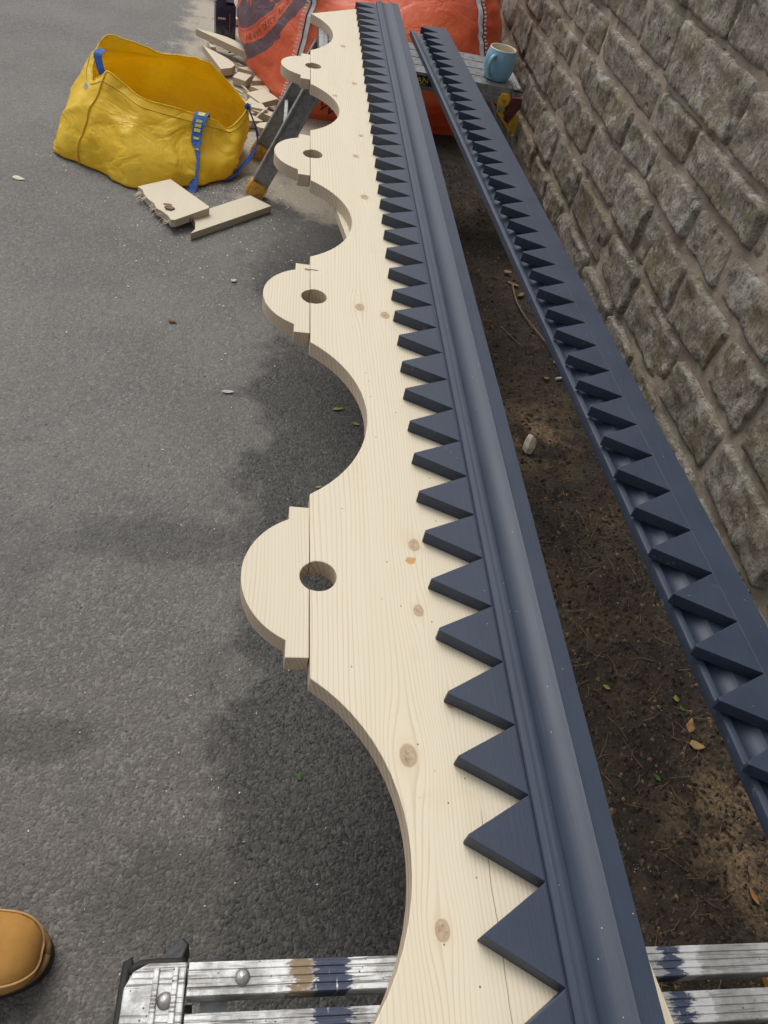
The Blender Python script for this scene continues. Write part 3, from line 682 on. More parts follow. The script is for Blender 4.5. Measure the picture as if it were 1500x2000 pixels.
# ------------------------------------------------------------------ second trim board, lies on both platforms
tr = thing('sawtooth_trim_board', 'long navy sawtooth trim board lying alone beside the stone wall', 'trim board', (.50, 1.3, .445))
SK = -.0613
def X2(y, o): return o+SK*y
L2 = lambda y: .5960+SK*y-.0022*y-.010*max(0, (y-2.2)/.66)             # left edge
R2 = lambda y: .7002+SK*y                      # right edge
BZ = lambda y: .4455+.0063*(y-.13)
def prism2(pts, h0, h1):
    n = len(pts); area = sum(pts[i][0]*pts[(i+1)%n][1]-pts[(i+1)%n][0]*pts[i][1] for i in range(n))
    if area < 0: pts = pts[::-1]
    return MB().add([(x, y, BZ(y)+h0) for x, y in pts]+[(x, y, BZ(y)+h1) for x, y in pts],
        [tuple(range(n))[::-1], tuple(range(n, 2*n))]+[(i,(i+1)%n,(i+1)%n+n,i+n) for i in range(n)])
ya, yb = -.16, 2.86
prof = [(0, 0), (0, .0125), (.0012, .0148), (.0050, .0160), (.0100, .0160), (.0118, .0140), (.0128, .0112), (.017, .0098), (.024, .0102), (.032, .0128), (.038, .0168), (.0405, .0194), (.0985, .0194), (.0985, 0)]
mo = MB(); n = len(prof)
pa = [(L2(ya)+x, ya, BZ(ya)+z) for x, z in prof]; pb = [(L2(yb)+x, yb, BZ(yb)+z) for x, z in prof]
mo.add(pa+pb, [tuple(range(n))[::-1], tuple(range(n, 2*n))]+[(i+n,(i+1)%n+n,(i+1)%n,i) for i in range(n)][::1])
mo_o = part('moulding', mo, BLUE, tr, smooth=True); mo_o.data.set_sharp_from_angle(angle=R(28))
t2 = [.3106-.0776*6, .3106-.0776*5, .3106-.0776*4, .3106-.0776*3, .3106-.0776*2, .3106-.0776, .3106, .3882, .4613, .5399, .6169, .6922, .7702, .8433, .9140, .9827, 1.0535, 1.1286, 1.1943, 1.263, 1.331, 1.398, 1.465, 1.533, 1.600,
      1.6672, 1.7377, 1.8026, 1.8644, 1.9323, 1.9967, 2.0646, 2.1257, 2.190, 2.2564, 2.3164, 2.383, 2.448, 2.512, 2.576, 2.640, 2.703, 2.765, 2.826]
t2x = lambda y: .5775+.0195*max(0, min(1, (y-.28)/1.3))+.006*max(0, y-1.6)+SK*y+.003
v2x = lambda y: .6592+SK*y
for i, t in enumerate(t2):
    lo = (t2[i-1]+t)/2 if i else t-.038; hi = (t+t2[i+1])/2 if i < len(t2)-1 else t+.03
    bl = rnd.uniform(.0008, .0024)
    x = t2x(t)+rnd.uniform(-.0012, .0012)
    part('tooth', prism2([(v2x(lo), lo+.0002), (v2x(hi), hi-.0002), (x+.0004, t+bl), (x, t-bl)], .0200, .0400+rnd.uniform(-.0003, .0003)), BLUE, tr, .0008)
part('trim_rail', prism2([(v2x(-.16), -.16), (v2x(2.855), 2.855), (R2(2.855), 2.855), (R2(-.16), -.16)], .0200, .0396), BLUE, tr, .0006)

# ------------------------------------------------------------------ mug
mx, my, mz = .660, 2.566, .4635
mug = thing('mug', 'pale blue barrel shaped mug standing on the far step platform', 'mug', (mx, my, mz))
k = 1.0
outer = [(.0, .001), (.034, .001), (.0385, .004), (.0440, .018), (.0475, .034), (.0485, .048), (.0475, .062), (.0450, .074), (.0420, .084), (.0412, .087)]
part('body', MB().lathe(outer, 56, (mx, my, mz)), MUGB, mug, smooth=True)
inner = [(.0412, .087), (.0404, .0885), (.0388, .0880), (.0384, .086), (.0410, .074), (.0445, .048), (.040, .016), (.030, .008), (.0, .008)]
part('lining', MB().lathe(inner, 56, (mx, my, mz)), MUGI, mug, smooth=True)
ha = Vector((-.62, -.78, 0)).normalized()
hpth = crom([Vector((mx, my, mz))+ha*a+Vector((0, 0, b)) for a, b in [(.040, .070), (.054, .072), (.066, .066), (.070, .050), (.066, .034), (.056, .022), (.043, .018)]], 6)
part('handle', MB().tube(hpth, .0062, 12), MUGB, mug, smooth=True)

# ------------------------------------------------------------------ loft for the soft bags
def loft(levels, sub_u, sub_v, disp, close=True):
    rows = [crom(l, sub_u, True) for l in levels]; nu = len(rows[0]); cols = [crom([r_[i] for r_ in rows], sub_v) for i in range(nu)]
    nv = len(cols[0]); mb = MB()
    ctr = sum((c[0] for c in cols), Vector())/nu
    for j in range(nv):
        for i in range(nu):
            p = cols[i][j]; q = p-ctr; q.z *= .2; q.normalize()
            mb.v.append(p+q*disp(i/nu, j/(nv-1), p))
    for j in range(nv-1):
        for i in range(nu): mb.f.append((j*nu+i, j*nu+(i+1) % nu, (j+1)*nu+(i+1) % nu, (j+1)*nu+i))
    return mb, nu, nv
# orange builder's bag
def lv(z, c1, f, c2, r_, c3, b, c4, l):
    P = [c1, f, c2, r_, c3, b, c4, l]; out = []
    V = [Vector((p[0], p[1], z)) for p in P]
    for i in range(0, 8, 2):
        c, prv, nxt = V[i], V[i-1], V[(i+1) % 8]
        out += [c+(prv-c)*.10, c, c+(nxt-c)*.10, nxt]
    return out
lev = [lv(.0, (-.008, 3.285), (.36, 3.25), (.77, 3.29), (.85, 3.6), (.84, 4.05), (.35, 4.15), (-.19, 4.1), (-.150, 3.65)),
       lv(.07, (.004, 3.262), (.36, 3.20), (.79, 3.25), (.89, 3.6), (.87, 4.08), (.35, 4.18), (-.22, 4.12), (-.178, 3.66)),
       lv(.19, (.033, 3.250), (.37, 3.13), (.795, 3.25), (.915, 3.6), (.88, 4.1), (.35, 4.2), (-.235, 4.13), (-.196, 3.68)),
       lv(.37, (.0755, 3.315), (.38, 3.19), (.775, 3.295), (.89, 3.6), (.86, 4.08), (.36, 4.2), (-.21, 4.12), (-.165, 3.70)),
       lv(.50, (.105, 3.40), (.38, 3.38), (.715, 3.36), (.85, 3.62), (.83, 4.05), (.37, 4.15), (-.16, 4.08), (-.120, 3.72)),
       lv(.62, (.135, 3.50), (.39, 3.50), (.67, 3.47), (.78, 3.65), (.76, 3.98), (.37, 4.05), (-.08, 4.0), (-.06, 3.74)),
       lv(.66, (.20, 3.58), (.39, 3.58), (.60, 3.56), (.68, 3.68), (.66, 3.90), (.38, 3.95), (.05, 3.92), (.04, 3.76)),
       lv(.60, (.30, 3.66), (.39, 3.66), (.50, 3.66), (.54, 3.72), (.53, 3.82), (.40, 3.84), (.25, 3.84), (.24, 3.76))]
def od(u, v, p):
    return .022*fbm((p.x*1.0, p.y*1.0, p.z*.7), 5.5, 3)+.010*fbm((p.x, p.y, p.z*2.5), 13, 3)+.006*abs(fbm((p.x+p.z, p.y, p.z-p.x), 20, 2))
omb, nu, nv = loft(lev, 7, 8, od)
omb.f.append(tuple((nv-1)*nu+i for i in range(nu)))
sack = thing('builders_bag', 'bulging orange woven waste bag with grey print behind the far platform', 'waste bag', (.35, 3.7, 0))
sk = part('sack', omb, OTARP, sack, smooth=True)
tree = BVHTree.FromPolygons([tuple(v) for v in omb.v], omb.f)
def seam(ci, name):
    path = []
    for j in range(0, nv-14): path.append(omb.v[j*nu+(ci*4+1)*7])
    return path
for ci, sgn in ((0, -1), (1, 1)):
    path = seam(ci, 'x'); strip = MB(); st = MB(); th = MB()
    tang = Vector((.93, -.36, 0)) if ci == 0 else Vector((-.9, -.42, 0))
    tang = Vector((1, -.15, 0)).normalized() if ci == 0 else Vector((-1, -.15, 0)).normalized()
    outn = Vector((-.6, -.8, 0)) if ci == 0 else Vector((.7, -.7, 0))
    pts = [p+outn*.006 for p in path]
    for i in range(len(pts)-1):
        if i < 5: continue
        a, b = pts[i], pts[i+1]
        strip.add([a, a+tang*.021+Vector((0, -.004, 0)), b+tang*.021+Vector((0, -.004, 0)), b, a-outn*.005, a+tang*.021-outn*.005, b+tang*.021-outn*.005, b-outn*.005],
                  [(0,1,2,3),(4,7,6,5),(0,4,5,1),(2,6,7,3),(0,3,7,4),(1,5,6,2)])
    part('white_piping', strip, WHITE, sack)
    acc = 0; fine_ = crom(pts, 8)
    for i in range(len(fine_)-1):
        acc += (fine_[i+1]-fine_[i]).length
        if acc > .0125:
            acc = 0; p = fine_[i]
            st.box((-.011, -.002, -.0026), (.003, .002, .0026), Matrix.Translation(p-tang*.004+outn*.002) @ Matrix.Rotation(R(-10*sgn), 4, 'Y'))
    part('stitching', st, WHITE, sack)['kind'] = 'stuff'
    part('seam_cord', MB().tube([p+tang*.004+outn*.001 for p in pts], .0028, 6), DARKTHREAD, sack)
def stick(txt, size, M, direc, lift=.0025):     # flat lettering laid on to the sack's skin
    mb = text_mb(txt, size, M, .0)
    o = MB()
    for v in mb.v:
        h = tree.ray_cast(v, direc)
        o.v.append(h[0]-Vector(direc)*lift if h[0] is not None else v)
    o.f = mb.f; return o
INK = flat('dark_print', (.045, .030, .040), .6); INKR = flat('faded_print', (.19, .055, .040), .6)
M = Matrix.Translation((.134, 2.95, .050)) @ Matrix.Rotation(R(22), 4, 'Y') @ Matrix.Rotation(R(90), 4, 'X')
part('lettering', stick('WWW.', .072, M, (0, 1, 0)), INK, sack)
# arched words inside the ring on the left face, letter by letter
wd = 'HEAVY DUTY BAGS'; ar = MB()
for i, chh in enumerate(wd):
    if chh == ' ': continue
    a = R(-63+i*3.0); rr = .400
    cy_, cz_ = RC[0]-rr*math.sin(a+R(90)), RC[1]-rr*math.cos(a+R(90))
    # face seen from -X: local x runs to -Y, local y up
    rot = Matrix(((0, 0, -1, 0), (-1, 0, 0, 0), (0, 1, 0, 0), (0, 0, 0, 1)))
    Ml = Matrix.Translation((-.6, cy_, cz_)) @ rot @ Matrix.Rotation((a+R(90)), 4, 'Z')
    l = stick(chh, .031, Ml, (1, 0, 0)); ar.add(l.v, l.f)
part('lettering', ar, INKR, sack)

# ------------------------------------------------------------------ yellow shopping bag
ylev = [
 [(-.718,2.632,.0),(-.638,2.559,0),(-.554,2.51,0),(-.473,2.447,0),(-.385,2.468,0),(-.299,2.511,0),(-.232,2.552,0),(-.180,2.615,0),(-.158,2.73,0),(-.165,2.86,0),(-.25,2.93,0),(-.36,2.96,0),(-.47,2.97,0),(-.58,2.94,0),(-.66,2.86,0),(-.715,2.76,0)],
 [(-.738,2.617,.012),(-.642,2.553,.014),(-.556,2.50,.016),(-.473,2.437,.014),(-.383,2.452,.014),(-.297,2.497,.014),(-.230,2.54,.014),(-.165,2.61,.014),(-.142,2.73,.014),(-.150,2.87,.014),(-.24,2.945,.014),(-.35,2.975,.014),(-.47,2.985,.014),(-.59,2.955,.014),(-.68,2.87,.014),(-.735,2.75,.014)],
 [(-.705,2.62,.080),(-.632,2.565,.080),(-.55,2.515,.085),(-.468,2.472,.080),(-.378,2.495,.078),(-.296,2.532,.070),(-.224,2.575,.06),(-.152,2.63,.055),(-.128,2.74,.055),(-.135,2.88,.06),(-.23,2.965,.08),(-.35,3.00,.09),(-.47,3.005,.095),(-.60,2.965,.09),(-.69,2.865,.085),(-.727,2.74,.085)],
 [(-.676,2.665,.150),(-.605,2.610,.165),(-.535,2.575,.160),(-.455,2.545,.145),(-.372,2.56,.125),(-.290,2.59,.110),(-.215,2.625,.095),(-.150,2.675,.10),(-.120,2.76,.105),(-.130,2.885,.12),(-.215,2.96,.15),(-.33,2.985,.18),(-.455,2.985,.19),(-.59,2.95,.19),(-.672,2.87,.165),(-.700,2.76,.15)],
 [(-.622,2.735,.200),(-.556,2.680,.252),(-.509,2.66,.235),(-.450,2.64,.205),(-.370,2.645,.192),(-.288,2.665,.172),(-.226,2.67,.158),(-.178,2.705,.131),(-.123,2.775,.176),(-.135,2.84,.176),(-.188,2.88,.212),(-.262,2.90,.255),(-.352,2.91,.262),(-.432,2.92,.256),(-.522,2.90,.280),(-.601,2.87,.292)]]
def yd(u, v, p):
    w_ = min(1, v*5)
    cr = 1-abs(fbm((p.x*.9+p.z*.5, p.y, p.z*.8-p.x*.3), 7.5, 2))*2
    return w_*(.012*fbm((p.x, p.y, p.z), 5, 2)+.009*max(0, cr-.55)/.45+.0018*fbm(p, 40, 2))+(.0022 if v > .88 else 0)
ymb, nu2, nv2 = loft(ylev, 8, 9, yd)
yb_ = thing('shopping_bag', 'large open yellow woven plastic bag with blue carrying straps', 'bag', (-.42, 2.72, 0))
body = bpy.data.objects.new('body', None)
inner_floor = MB(); base = [ymb.v[i] for i in range(nu2)]
ymb.f.append(tuple(range(nu2))[::-1])
o = part('body', ymb, YTARP, yb_, smooth=True)
sdm = o.modifiers.new('solid', 'SOLIDIFY'); sdm.thickness = .0022; sdm.offset = -1
# hem along the rim
rim = [ymb.v[(nv2-1)*nu2+i] for i in range(nu2)]; rim2 = [ymb.v[(nv2-4)*nu2+i] for i in range(nu2)]
hem = MB(); cc = sum(rim, Vector())/nu2
part('rim_seam', MB().tube([r_+(r_-cc).normalized()*.0012 for r_ in rim2+[rim2[0]]], .0016, 6), flat('yellow_seam', (.55, .34, .01), .5), yb_, smooth=True)
part('rim_edge', MB().tube([r_ for r_ in rim+[rim[0]]], .0026, 6), YTARP, yb_, smooth=True)
# upright gusset seam at the left front corner
gs = [ymb.v[j*nu2+1*8] for j in range(2, nv2)]
part('corner_seam', MB().tube([g_+Vector((-.002, -.003, 0)) for g_ in gs], .0022, 6), flat('yellow_fold', (.60, .40, .015), .5), yb_, smooth=True)
def ribbon(pts, wdir, width, th=.0016):
    pts = crom(pts, 6); mb = MB(); n = len(pts)
    ws = crom([Vector(w_) for w_ in wdir], 6)
    for i, p in enumerate(pts):
        d = (pts[min(i+1, n-1)]-pts[max(i-1, 0)]).normalized(); w_ = ws[i]; w_ = (w_-d*w_.dot(d)).normalized(); nn = d.cross(w_)
        ww = width[int(i/(n-1)*(len(width)-1)+.5)]/2
        mb.v += [p-w_*ww-nn*th/2, p+w_*ww-nn*th/2, p+w_*ww+nn*th/2, p-w_*ww+nn*th/2]
    for i in range(n-1):
        for k in range(4): mb.f.append((i*4+k, i*4+(k+1) % 4, (i+1)*4+(k+1) % 4, (i+1)*4+k))
    mb.f += [(0,3,2,1), tuple((n-1)*4+k for k in range(4))]
    return mb
X_, Y_ = (1, -.1, 0), (.4, -.9, 0)
S1 = [(-.262,2.700,.150),(-.262,2.672,.178),(-.268,2.640,.170),(-.276,2.600,.125),(-.268,2.560,.085),(-.272,2.520,.045),(-.276,2.480,.010),(-.290,2.472,.003)]
st1 = part('strap', ribbon(S1, [X_, X_, X_, X_, (.8,-.5,0), (.6,-.8,0), X_, (1,-.5,0)], [.044,.044,.042,.034,.018,.026,.028,.026]), BLUESTRAP, yb_)
tx_ = MB()
for i, (t, hgt, wdt) in enumerate(((.30, .010, .020), (.365, .002, .018), (.42, .006, .016), (.50, .002, .014))):
    pass
def on_strap(pts, f0, f1, wd, name_parent, xo=0):
    pp = crom(pts, 30); n = len(pp); a = pp[int(f0*(n-1))]; b = pp[int(f1*(n-1))]; d = (b-a).normalized(); w_ = Vector(X_).normalized(); nn = w_.cross(d).normalized()
    if nn.y > 0: nn = -nn
    a = a+nn*.0022+w_*xo; b = b+nn*.0022+w_*xo
    return MB().add([a-w_*wd/2, a+w_*wd/2, b+w_*wd/2, b-w_*wd/2, a-w_*wd/2-nn*.001, a+w_*wd/2-nn*.001, b+w_*wd/2-nn*.001, b-w_*wd/2-nn*.001], [(0,1,2,3),(4,7,6,5),(0,4,5,1),(1,5,6,2),(2,6,7,3),(3,7,4,0)])
for f0, f1, wd_ in ((.17, .25, .022), (.30, .325, .020), (.335, .36, .020), (.37, .395, .020), (.43, .45, .018), (.52, .535, .012)):
    q = on_strap(S1, f0, f1, wd_, st1); part('woven_mark', q, STRAPTXT, st1)
S2 = [(-.128,2.78,.168),(-.118,2.765,.186),(-.106,2.755,.165),(-.085,2.748,.120),(-.080,2.72,.085),(-.098,2.69,.055),(-.125,2.655,.028),(-.158,2.60,.012),(-.185,2.575,.004)]
part('strap', ribbon(S2, [Y_, Y_, Y_, Y_, Y_, (.8,-.5,.3), (.8,-.5,.3), (.8,-.5,.3), (.8,-.5,.3)], [.028,.026,.022,.022,.010,.016,.020,.024,.022]), BLUESTRAP, yb_)
S3 = [(-.600,2.828,.268),(-.612,2.80,.262),(-.605,2.778,.235),(-.592,2.760,.205),(-.575,2.735,.185)]
part('strap', ribbon(S3, [X_]*5, [.026, .028, .024, .022, .02]), BLUESTRAP, yb_)
part('care_tag', MB().box((-.022, -.001, -.014), (.022, .001, .014), Matrix.Translation((-.628, 2.694, .182)) @ Matrix.Rotation(R(-40), 4, 'Z') @ Matrix.Rotation(R(35), 4, 'Y')), WHITE, yb_)

# ------------------------------------------------------------------ two offcuts beside the bag
ca = thing('timber_offcut', 'ragged pine offcut leaning on another against the yellow bag', 'wood offcut', (-.325, 2.31, 0), 'board offcuts')
def slab(tp, th, splinter=0):
    mb = MB(); n = len(tp); area = sum(tp[i][0]*tp[(i+1)%n][1]-tp[(i+1)%n][0]*tp[i][1] for i in range(n))
    if area < 0: tp = tp[::-1]
    mb.add([(x, y, z-th) for x, y, z in tp]+[(x, y, z) for x, y, z in tp], [tuple(range(n))[::-1], tuple(range(n, 2*n))]+[(i,(i+1)%n,(i+1)%n+n,i+n) for i in range(n)])
    return mb
A = [(-.439,2.393),(-.345,2.461),(-.205,2.290),(-.2065,2.280),(-.298,2.190),(-.310,2.184)]
zf = lambda x, y: .030+.018*max(0, min(1, (x+.44)/.23))
edge = []
for i in range(9):
    t = i/8; x = -.310+(-.439+.310)*t; y = 2.184+(2.393-2.184)*t
    edge.append((x+rnd.uniform(-.006, .006), y+rnd.uniform(-.006, .006)))
outl = A[:5]+edge[:-1]
part('slab', slab([(x, y, zf(x, y)) for x, y in outl], .024), SCRAP, ca, .0008)
spl = MB()
for i in range(34):
    t = rnd.uniform(.02, .95); x = -.310-.129*t; y = 2.184+.209*t; z = zf(x, y)-rnd.uniform(.002, .022); L = rnd.uniform(.01, .035)
    a = Vector((x, y, z)); b = a+Vector((-L*.75+rnd.uniform(-.008, .008), -L*.55, -rnd.uniform(0, .012))); b.z = max(.003, b.z)
    spl.tube([a, (a+b)/2+Vector((0, 0, .003)), b], [.0014, .001, .0003], 4)
part('splinters', spl, CHIPW, ca)
M = Matrix.Translation((-.262, 2.2195, zf(-.26, 2.2)-.019)) @ Matrix.Rotation(math.atan2(.090, .0915), 4, 'Z') @ Matrix.Rotation(R(90), 4, 'X')
part('lettering', text_mb('43', .018, Matrix.Translation((.0018, -.0018, 0)) @ M), PENCIL, ca)
part('knot', MB().prism([(-.330+.010*math.cos(a)*1.6, 2.285+.0055*math.sin(a)) for a in [i*.5236 for i in range(12)]], zf(-.33, 2.285)+.0002, zf(-.33, 2.285)+.0008), LEAFB, ca)
part('chip', MB().prism([(-.3385, 2.262), (-.318, 2.270), (-.306, 2.256), (-.318, 2.245), (-.333, 2.250)], zf(-.33, 2.26)+.0005, zf(-.33, 2.26)+.006), TWIG, ca)
Bt = [(-.2487,2.1537),(-.244,2.20),(-.252,2.262),(-.17,2.352),(-.0875,2.4569),(-.014,2.4027),(-.10,2.308),(-.18,2.222)]
cb = thing('timber_offcut', 'flat pine board offcut with a curved cut end, lying by the ochre leg foot', 'wood offcut', (-.13, 2.30, 0), 'board offcuts')
part('slab', slab([(x, y, .0235) for x, y in [(-.2487,2.1537),(-.238,2.185),(-.242,2.225),(-.262,2.268),(-.0875,2.4569),(-.014,2.4027)]], .022), SCRAP, cb, .0008)

# ------------------------------------------------------------------ waste wood pile at the far end
def wedge(loc, rz, pts, th, label, rx=0, ry=0, mat=SCRAP, name='wood_scrap', grp='scrap wood pieces on the sawdust'):
    M = Matrix.Translation(loc) @ Matrix.Rotation(R(rz), 4, 'Z') @ Matrix.Rotation(R(rx), 4, 'X') @ Matrix.Rotation(R(ry), 4, 'Y')
    mb = MB().prism(pts, 0, th, M)
    return solo(name, mb, mat, label, 'wood scrap', loc, .0007, group=grp)
tri = [(-.04, -.022), (.04, -.022), (.0, .034)]
half = [(.085*math.cos(a), .055*math.sin(a)) for a in [i*math.pi/10 for i in range(11)]]
seg = [(-.16, 0)]+[(-.16+.32*i/12, .062*math.sin(math.pi*i/12)) for i in range(1, 12)]+[(.16, 0)]
wedge((-.285, 3.80, .036), -37, seg, .028, 'long bow shaped pine cutoff raised on other scraps beside the navy carton', 0, 1)
wedge((-.315, 3.64, .012), -66, [(-.13, 0)]+[(-.13+.21*i/10, .075*math.sin(.5*math.pi*i/10)**1.3) for i in range(1, 11)]+[(.105, .05), (.11, .0)], .030, 'pale half moon cutoff with a dark crack just behind the yellow bag', 4, 3)
wedge((-.335, 3.825, .003), 20, [(-.012, -.03), (.012, -.03), (.012, .03), (-.012, .03)], .032, 'small upright pine block propping the left end of the bow shaped cutoff')
scraps = [
 (-.118, 3.72, .004, 15, 'T', 'triangular scrap under the bow cutoff, touching the orange bag'),
 (-.150, 3.60, .010, -30, 'T', 'triangular scrap right of the pale half moon cutoff'),
 (-.178, 3.50, .006, 70, 'B', 'short square pine block in front of the half moon cutoff'),
 (-.105, 3.50, .010, 25, 'T', 'triangular scrap wedged between the square block and the orange bag'),
 (-.088, 3.40, .008, -25, 'T', 'triangular scrap leaning at the lower curve of the orange bag'),
 (-.125, 3.66, .030, 80, 'T', 'triangular scrap lying on top of two others by the orange bag'),
 (-.085, 3.275, .028, 40, 'P', 'square board piece standing behind the fan of triangles'),
 (-.118, 3.235, .012, 10, 'T', 'upper triangle in the fan of scraps by the bag strap'),
 (-.095, 3.175, .018, -12, 'T', 'middle triangle in the fan of scraps by the bag strap'),
 (-.135, 3.150, .006, 30, 'T', 'lowest triangle in the fan, nearest the yellow bag'),
 (-.060, 3.145, .012, -20, 'L', 'oblong pine piece reaching from the fan of triangles to the platform leg'),
 (-.115, 3.080, .006, 20, 'T', 'dark edged triangle half hidden by the yellow bag strap'),
 (-.240, 4.28, .006, -8, 'L', 'short pine stick lying far behind, left of the orange bag top'),
 (-.215, 4.44, .006, 10, 'T', 'farthest triangular scrap at the top edge beside the orange bag'),
 (-.150, 3.90, .004, 60, 'T', 'triangular scrap behind the bow shaped cutoff, against the orange bag'),
]
for x, y, z, rz, kd, lab in scraps:
    s = rnd.uniform(.9, 1.2)
    if kd == 'T': pts = [(a*s, b*s*1.15) for a, b in tri]; th = .028
    elif kd == 'B': pts = [(-.035, -.03), (.035, -.03), (.03, .03), (-.03, .03)]; th = .030
    elif kd == 'P': pts = [(-.045, -.05), (.045, -.05), (.05, .05), (-.04, .05)]; th = .022
    else: pts = [(-.055, -.02), (.055, -.02), (.055, .02), (-.055, .02)]; th = .026
    wedge((x, y, z), rz, pts, th, lab, rnd.uniform(-5, 8), rnd.uniform(-6, 6), rnd.choice((SCRAP, SCRAPX)))
wedge((-.052, 3.035, .004), 30, [(.048*math.cos(i*.5236), .030*math.sin(i*.5236)) for i in range(12)], .028, 'rounded oval pine plug lying nearest the platform leg')
for i in range(9):
    x, y = ((-.16, 3.42), (-.19, 3.58), (-.13, 3.34), (-.21, 3.70), (-.10, 3.30), (-.16, 3.25), (-.20, 3.40), (-.24, 3.86), (-.08, 3.04))[i]; a = rnd.uniform(0, 3.1); L = rnd.uniform(.03, .055)
    d_ = Vector((math.cos(a)*L, math.sin(a)*L, rnd.uniform(-.004, .006))); z = .012
    solo('wood_splinter', MB().tube([Vector((x, y, z))-d_, Vector((x, y, z+.002)), Vector((x, y, z))+d_], [.003, .0055, .0012], 4), SCRAP, ('slim splinter under the half moon cutoff, pointing at the orange bag', 'slim splinter left of the square pine block', 'slim splinter between the leaning triangle and the square board piece', 'slim splinter just behind the half moon cutoff', 'slim splinter at the foot of the square board piece', 'slim splinter left of the fan of triangles', 'slim splinter on bare sawdust right behind the yellow bag rim', 'slim splinter lying behind the bow shaped cutoff by the carton', 'slim splinter beside the rounded pine plug')[i], 'wood splinter', (x, y, 0), group='slim splinters on the sawdust')
stk = MB().tube(crom([(-.130, 3.03, .012), (-.095, 3.10, .035), (-.060, 3.16, .048)], 5), [.005]*11, 5); solo('wood_sliver', stk, CHIPW, 'thin pine sliver standing against the fan of triangles', 'wood sliver', (-.10, 3.09, 0))
# shavings and dust flakes
fk = MB()
for i in range(4850):
    x = rnd.gauss(-.16, .20); y = rnd.gauss(3.25, .55)
    if i > 4500: x = rnd.gauss(-.04, .16); y = rnd.uniform(.2, 2.6)
    if y < .12 or x > .38: continue
    s = rnd.uniform(.0012, .0042)*(1 if i < 4500 else .5); a = rnd.uniform(0, 6.3); c, sn = math.cos(a), math.sin(a); e = rnd.uniform(.25, .8); z = rnd.uniform(.001, .004)
    fk.add([(x-c*s, y-sn*s, z), (x-sn*s*e, y+c*s*e, z+rnd.uniform(-.0005, .001)), (x+c*s, y+sn*s, z), (x+sn*s*e, y-c*s*e, z+rnd.uniform(-.0005, .001))], [(0, 3, 2, 1)])
solo('wood_shavings', fk, CHIPW, kind='stuff')

# ------------------------------------------------------------------ navy carton
cx_, cy_ = -.297, 4.085
ct = thing('carton', 'small dark navy printed carton with its lid flap open', 'carton', (cx_, cy_, 0))
Mc = Matrix.Translation((cx_, cy_, 0)) @ Matrix.Rotation(R(12), 4, 'Z')
b = MB()
hw, hd, hh = .046, .030, .135
for q in (((-hw,-hd,0),(hw,-hd+.0015,hh)), ((-hw,hd-.0015,0),(hw,hd,hh)), ((-hw,-hd+.0015,0),(-hw+.0015,hd-.0015,hh)), ((hw-.0015,-hd+.0015,0),(hw,hd-.0015,hh)), ((-hw+.0015,-hd+.0015,0),(hw-.0015,hd-.0015,.002))): b.box(q[0], q[1], Mc)
part('box', b, CARTON, ct)
part('flap', MB().box((-.044, 0, 0), (.0, .0015, .06), Mc @ Matrix.Translation((0, -.029, hh)) @ Matrix.Rotation(R(12), 4, 'X')), CARTON, ct)
part('flap', MB().box((.004, 0, 0), (.044, .0015, .075), Mc @ Matrix.Translation((0, .026, hh)) @ Matrix.Rotation(R(-8), 4, 'X')), flat('grey_card', (.38, .40, .44), .6), ct)
part('print_band', MB().box((.016, -.0306, .02), (.020, -.0300, .105), Mc), flat('orange_print', (.35, .10, .03), .6), ct)
pb = MB()
for i in range(5): pb.box((-.036+i*.007, -.0306, .078), (-.031+i*.007, -.0300, .086), Mc)
part('print_marks', pb, WHITE, ct)

# ------------------------------------------------------------------ work boot at the left edge
bx, by = -.228, .236
boot = thing('work_boot', 'tan leather work boot with dark sole at the left edge', 'boot', (bx-.14, by, 0))
def bootloft(secs, n=28):
    mb = MB()
    for cx, cz, wy, hz, pw in secs:
        for k in range(n):
            a = 2*math.pi*k/n; c, s_ = math.cos(a), math.sin(a)
            yy = math.copysign(abs(c)**pw, c)*wy; zz = math.copysign(abs(s_)**pw, s_)*hz
            mb.v.append(Vector((bx+cx, by+yy, cz+zz)))
    m = len(secs)
    for i in range(m-1):
        for k in range(n): mb.f.append((i*n+k, i*n+(k+1) % n, (i+1)*n+(k+1) % n, (i+1)*n+k))
    mb.f += [tuple(range(n))[::-1], tuple((m-1)*n+k for k in range(n))]
    return mb
part('upper', bootloft([(-.004, .036, .012, .010, .9), (-.007, .040, .026, .020, .85), (-.018, .046, .038, .028, .8), (-.035, .050, .045, .033, .8), (-.06, .054, .048, .037, .85), (-.09, .060, .0475, .044, .85), (-.12, .072, .044, .056, .9),
     (-.15, .088, .041, .072, .9), (-.18, .098, .040, .082, .9), (-.21, .10, .040, .085, .9), (-.245, .10, .040, .084, .9), (-.275, .09, .036, .070, .9), (-.287, .08, .022, .05, .9)]), LEATHER, boot, smooth=True)
sh = bootloft([(-.152, .10, .042, .09, .9), (-.157, .2, .045, .09, .95)]) ; 
shaft = MB().lathe([(.055, .12), (.060, .17), (.061, .22), (.063, .25), (.058, .255), (.055, .20)], 28, (bx-.218, by, 0)); part('shaft', shaft, LEATHER, boot, smooth=True)
sole = []
for k in range(48):
    a = 2*math.pi*k/48; x = -.147+.151*math.copysign(abs(math.cos(a))**.72, math.cos(a)); wv = .050-.008*max(0, min(1, (-.10-x)/.1))
    sole.append((bx+x+.003, by+wv*math.copysign(abs(math.sin(a))**.8, math.sin(a))))
part('sole', MB().prism(sole, .001, .026), RUBBER, boot, .003)
part('welt', MB().tube([((x-bx+.147)*.968+bx-.147, (y-by)*.955+by, .0285) for x, y in sole+[sole[0]]], .0048, 8), flat('brown_welt', (.16, .085, .030), .7), boot, smooth=True)
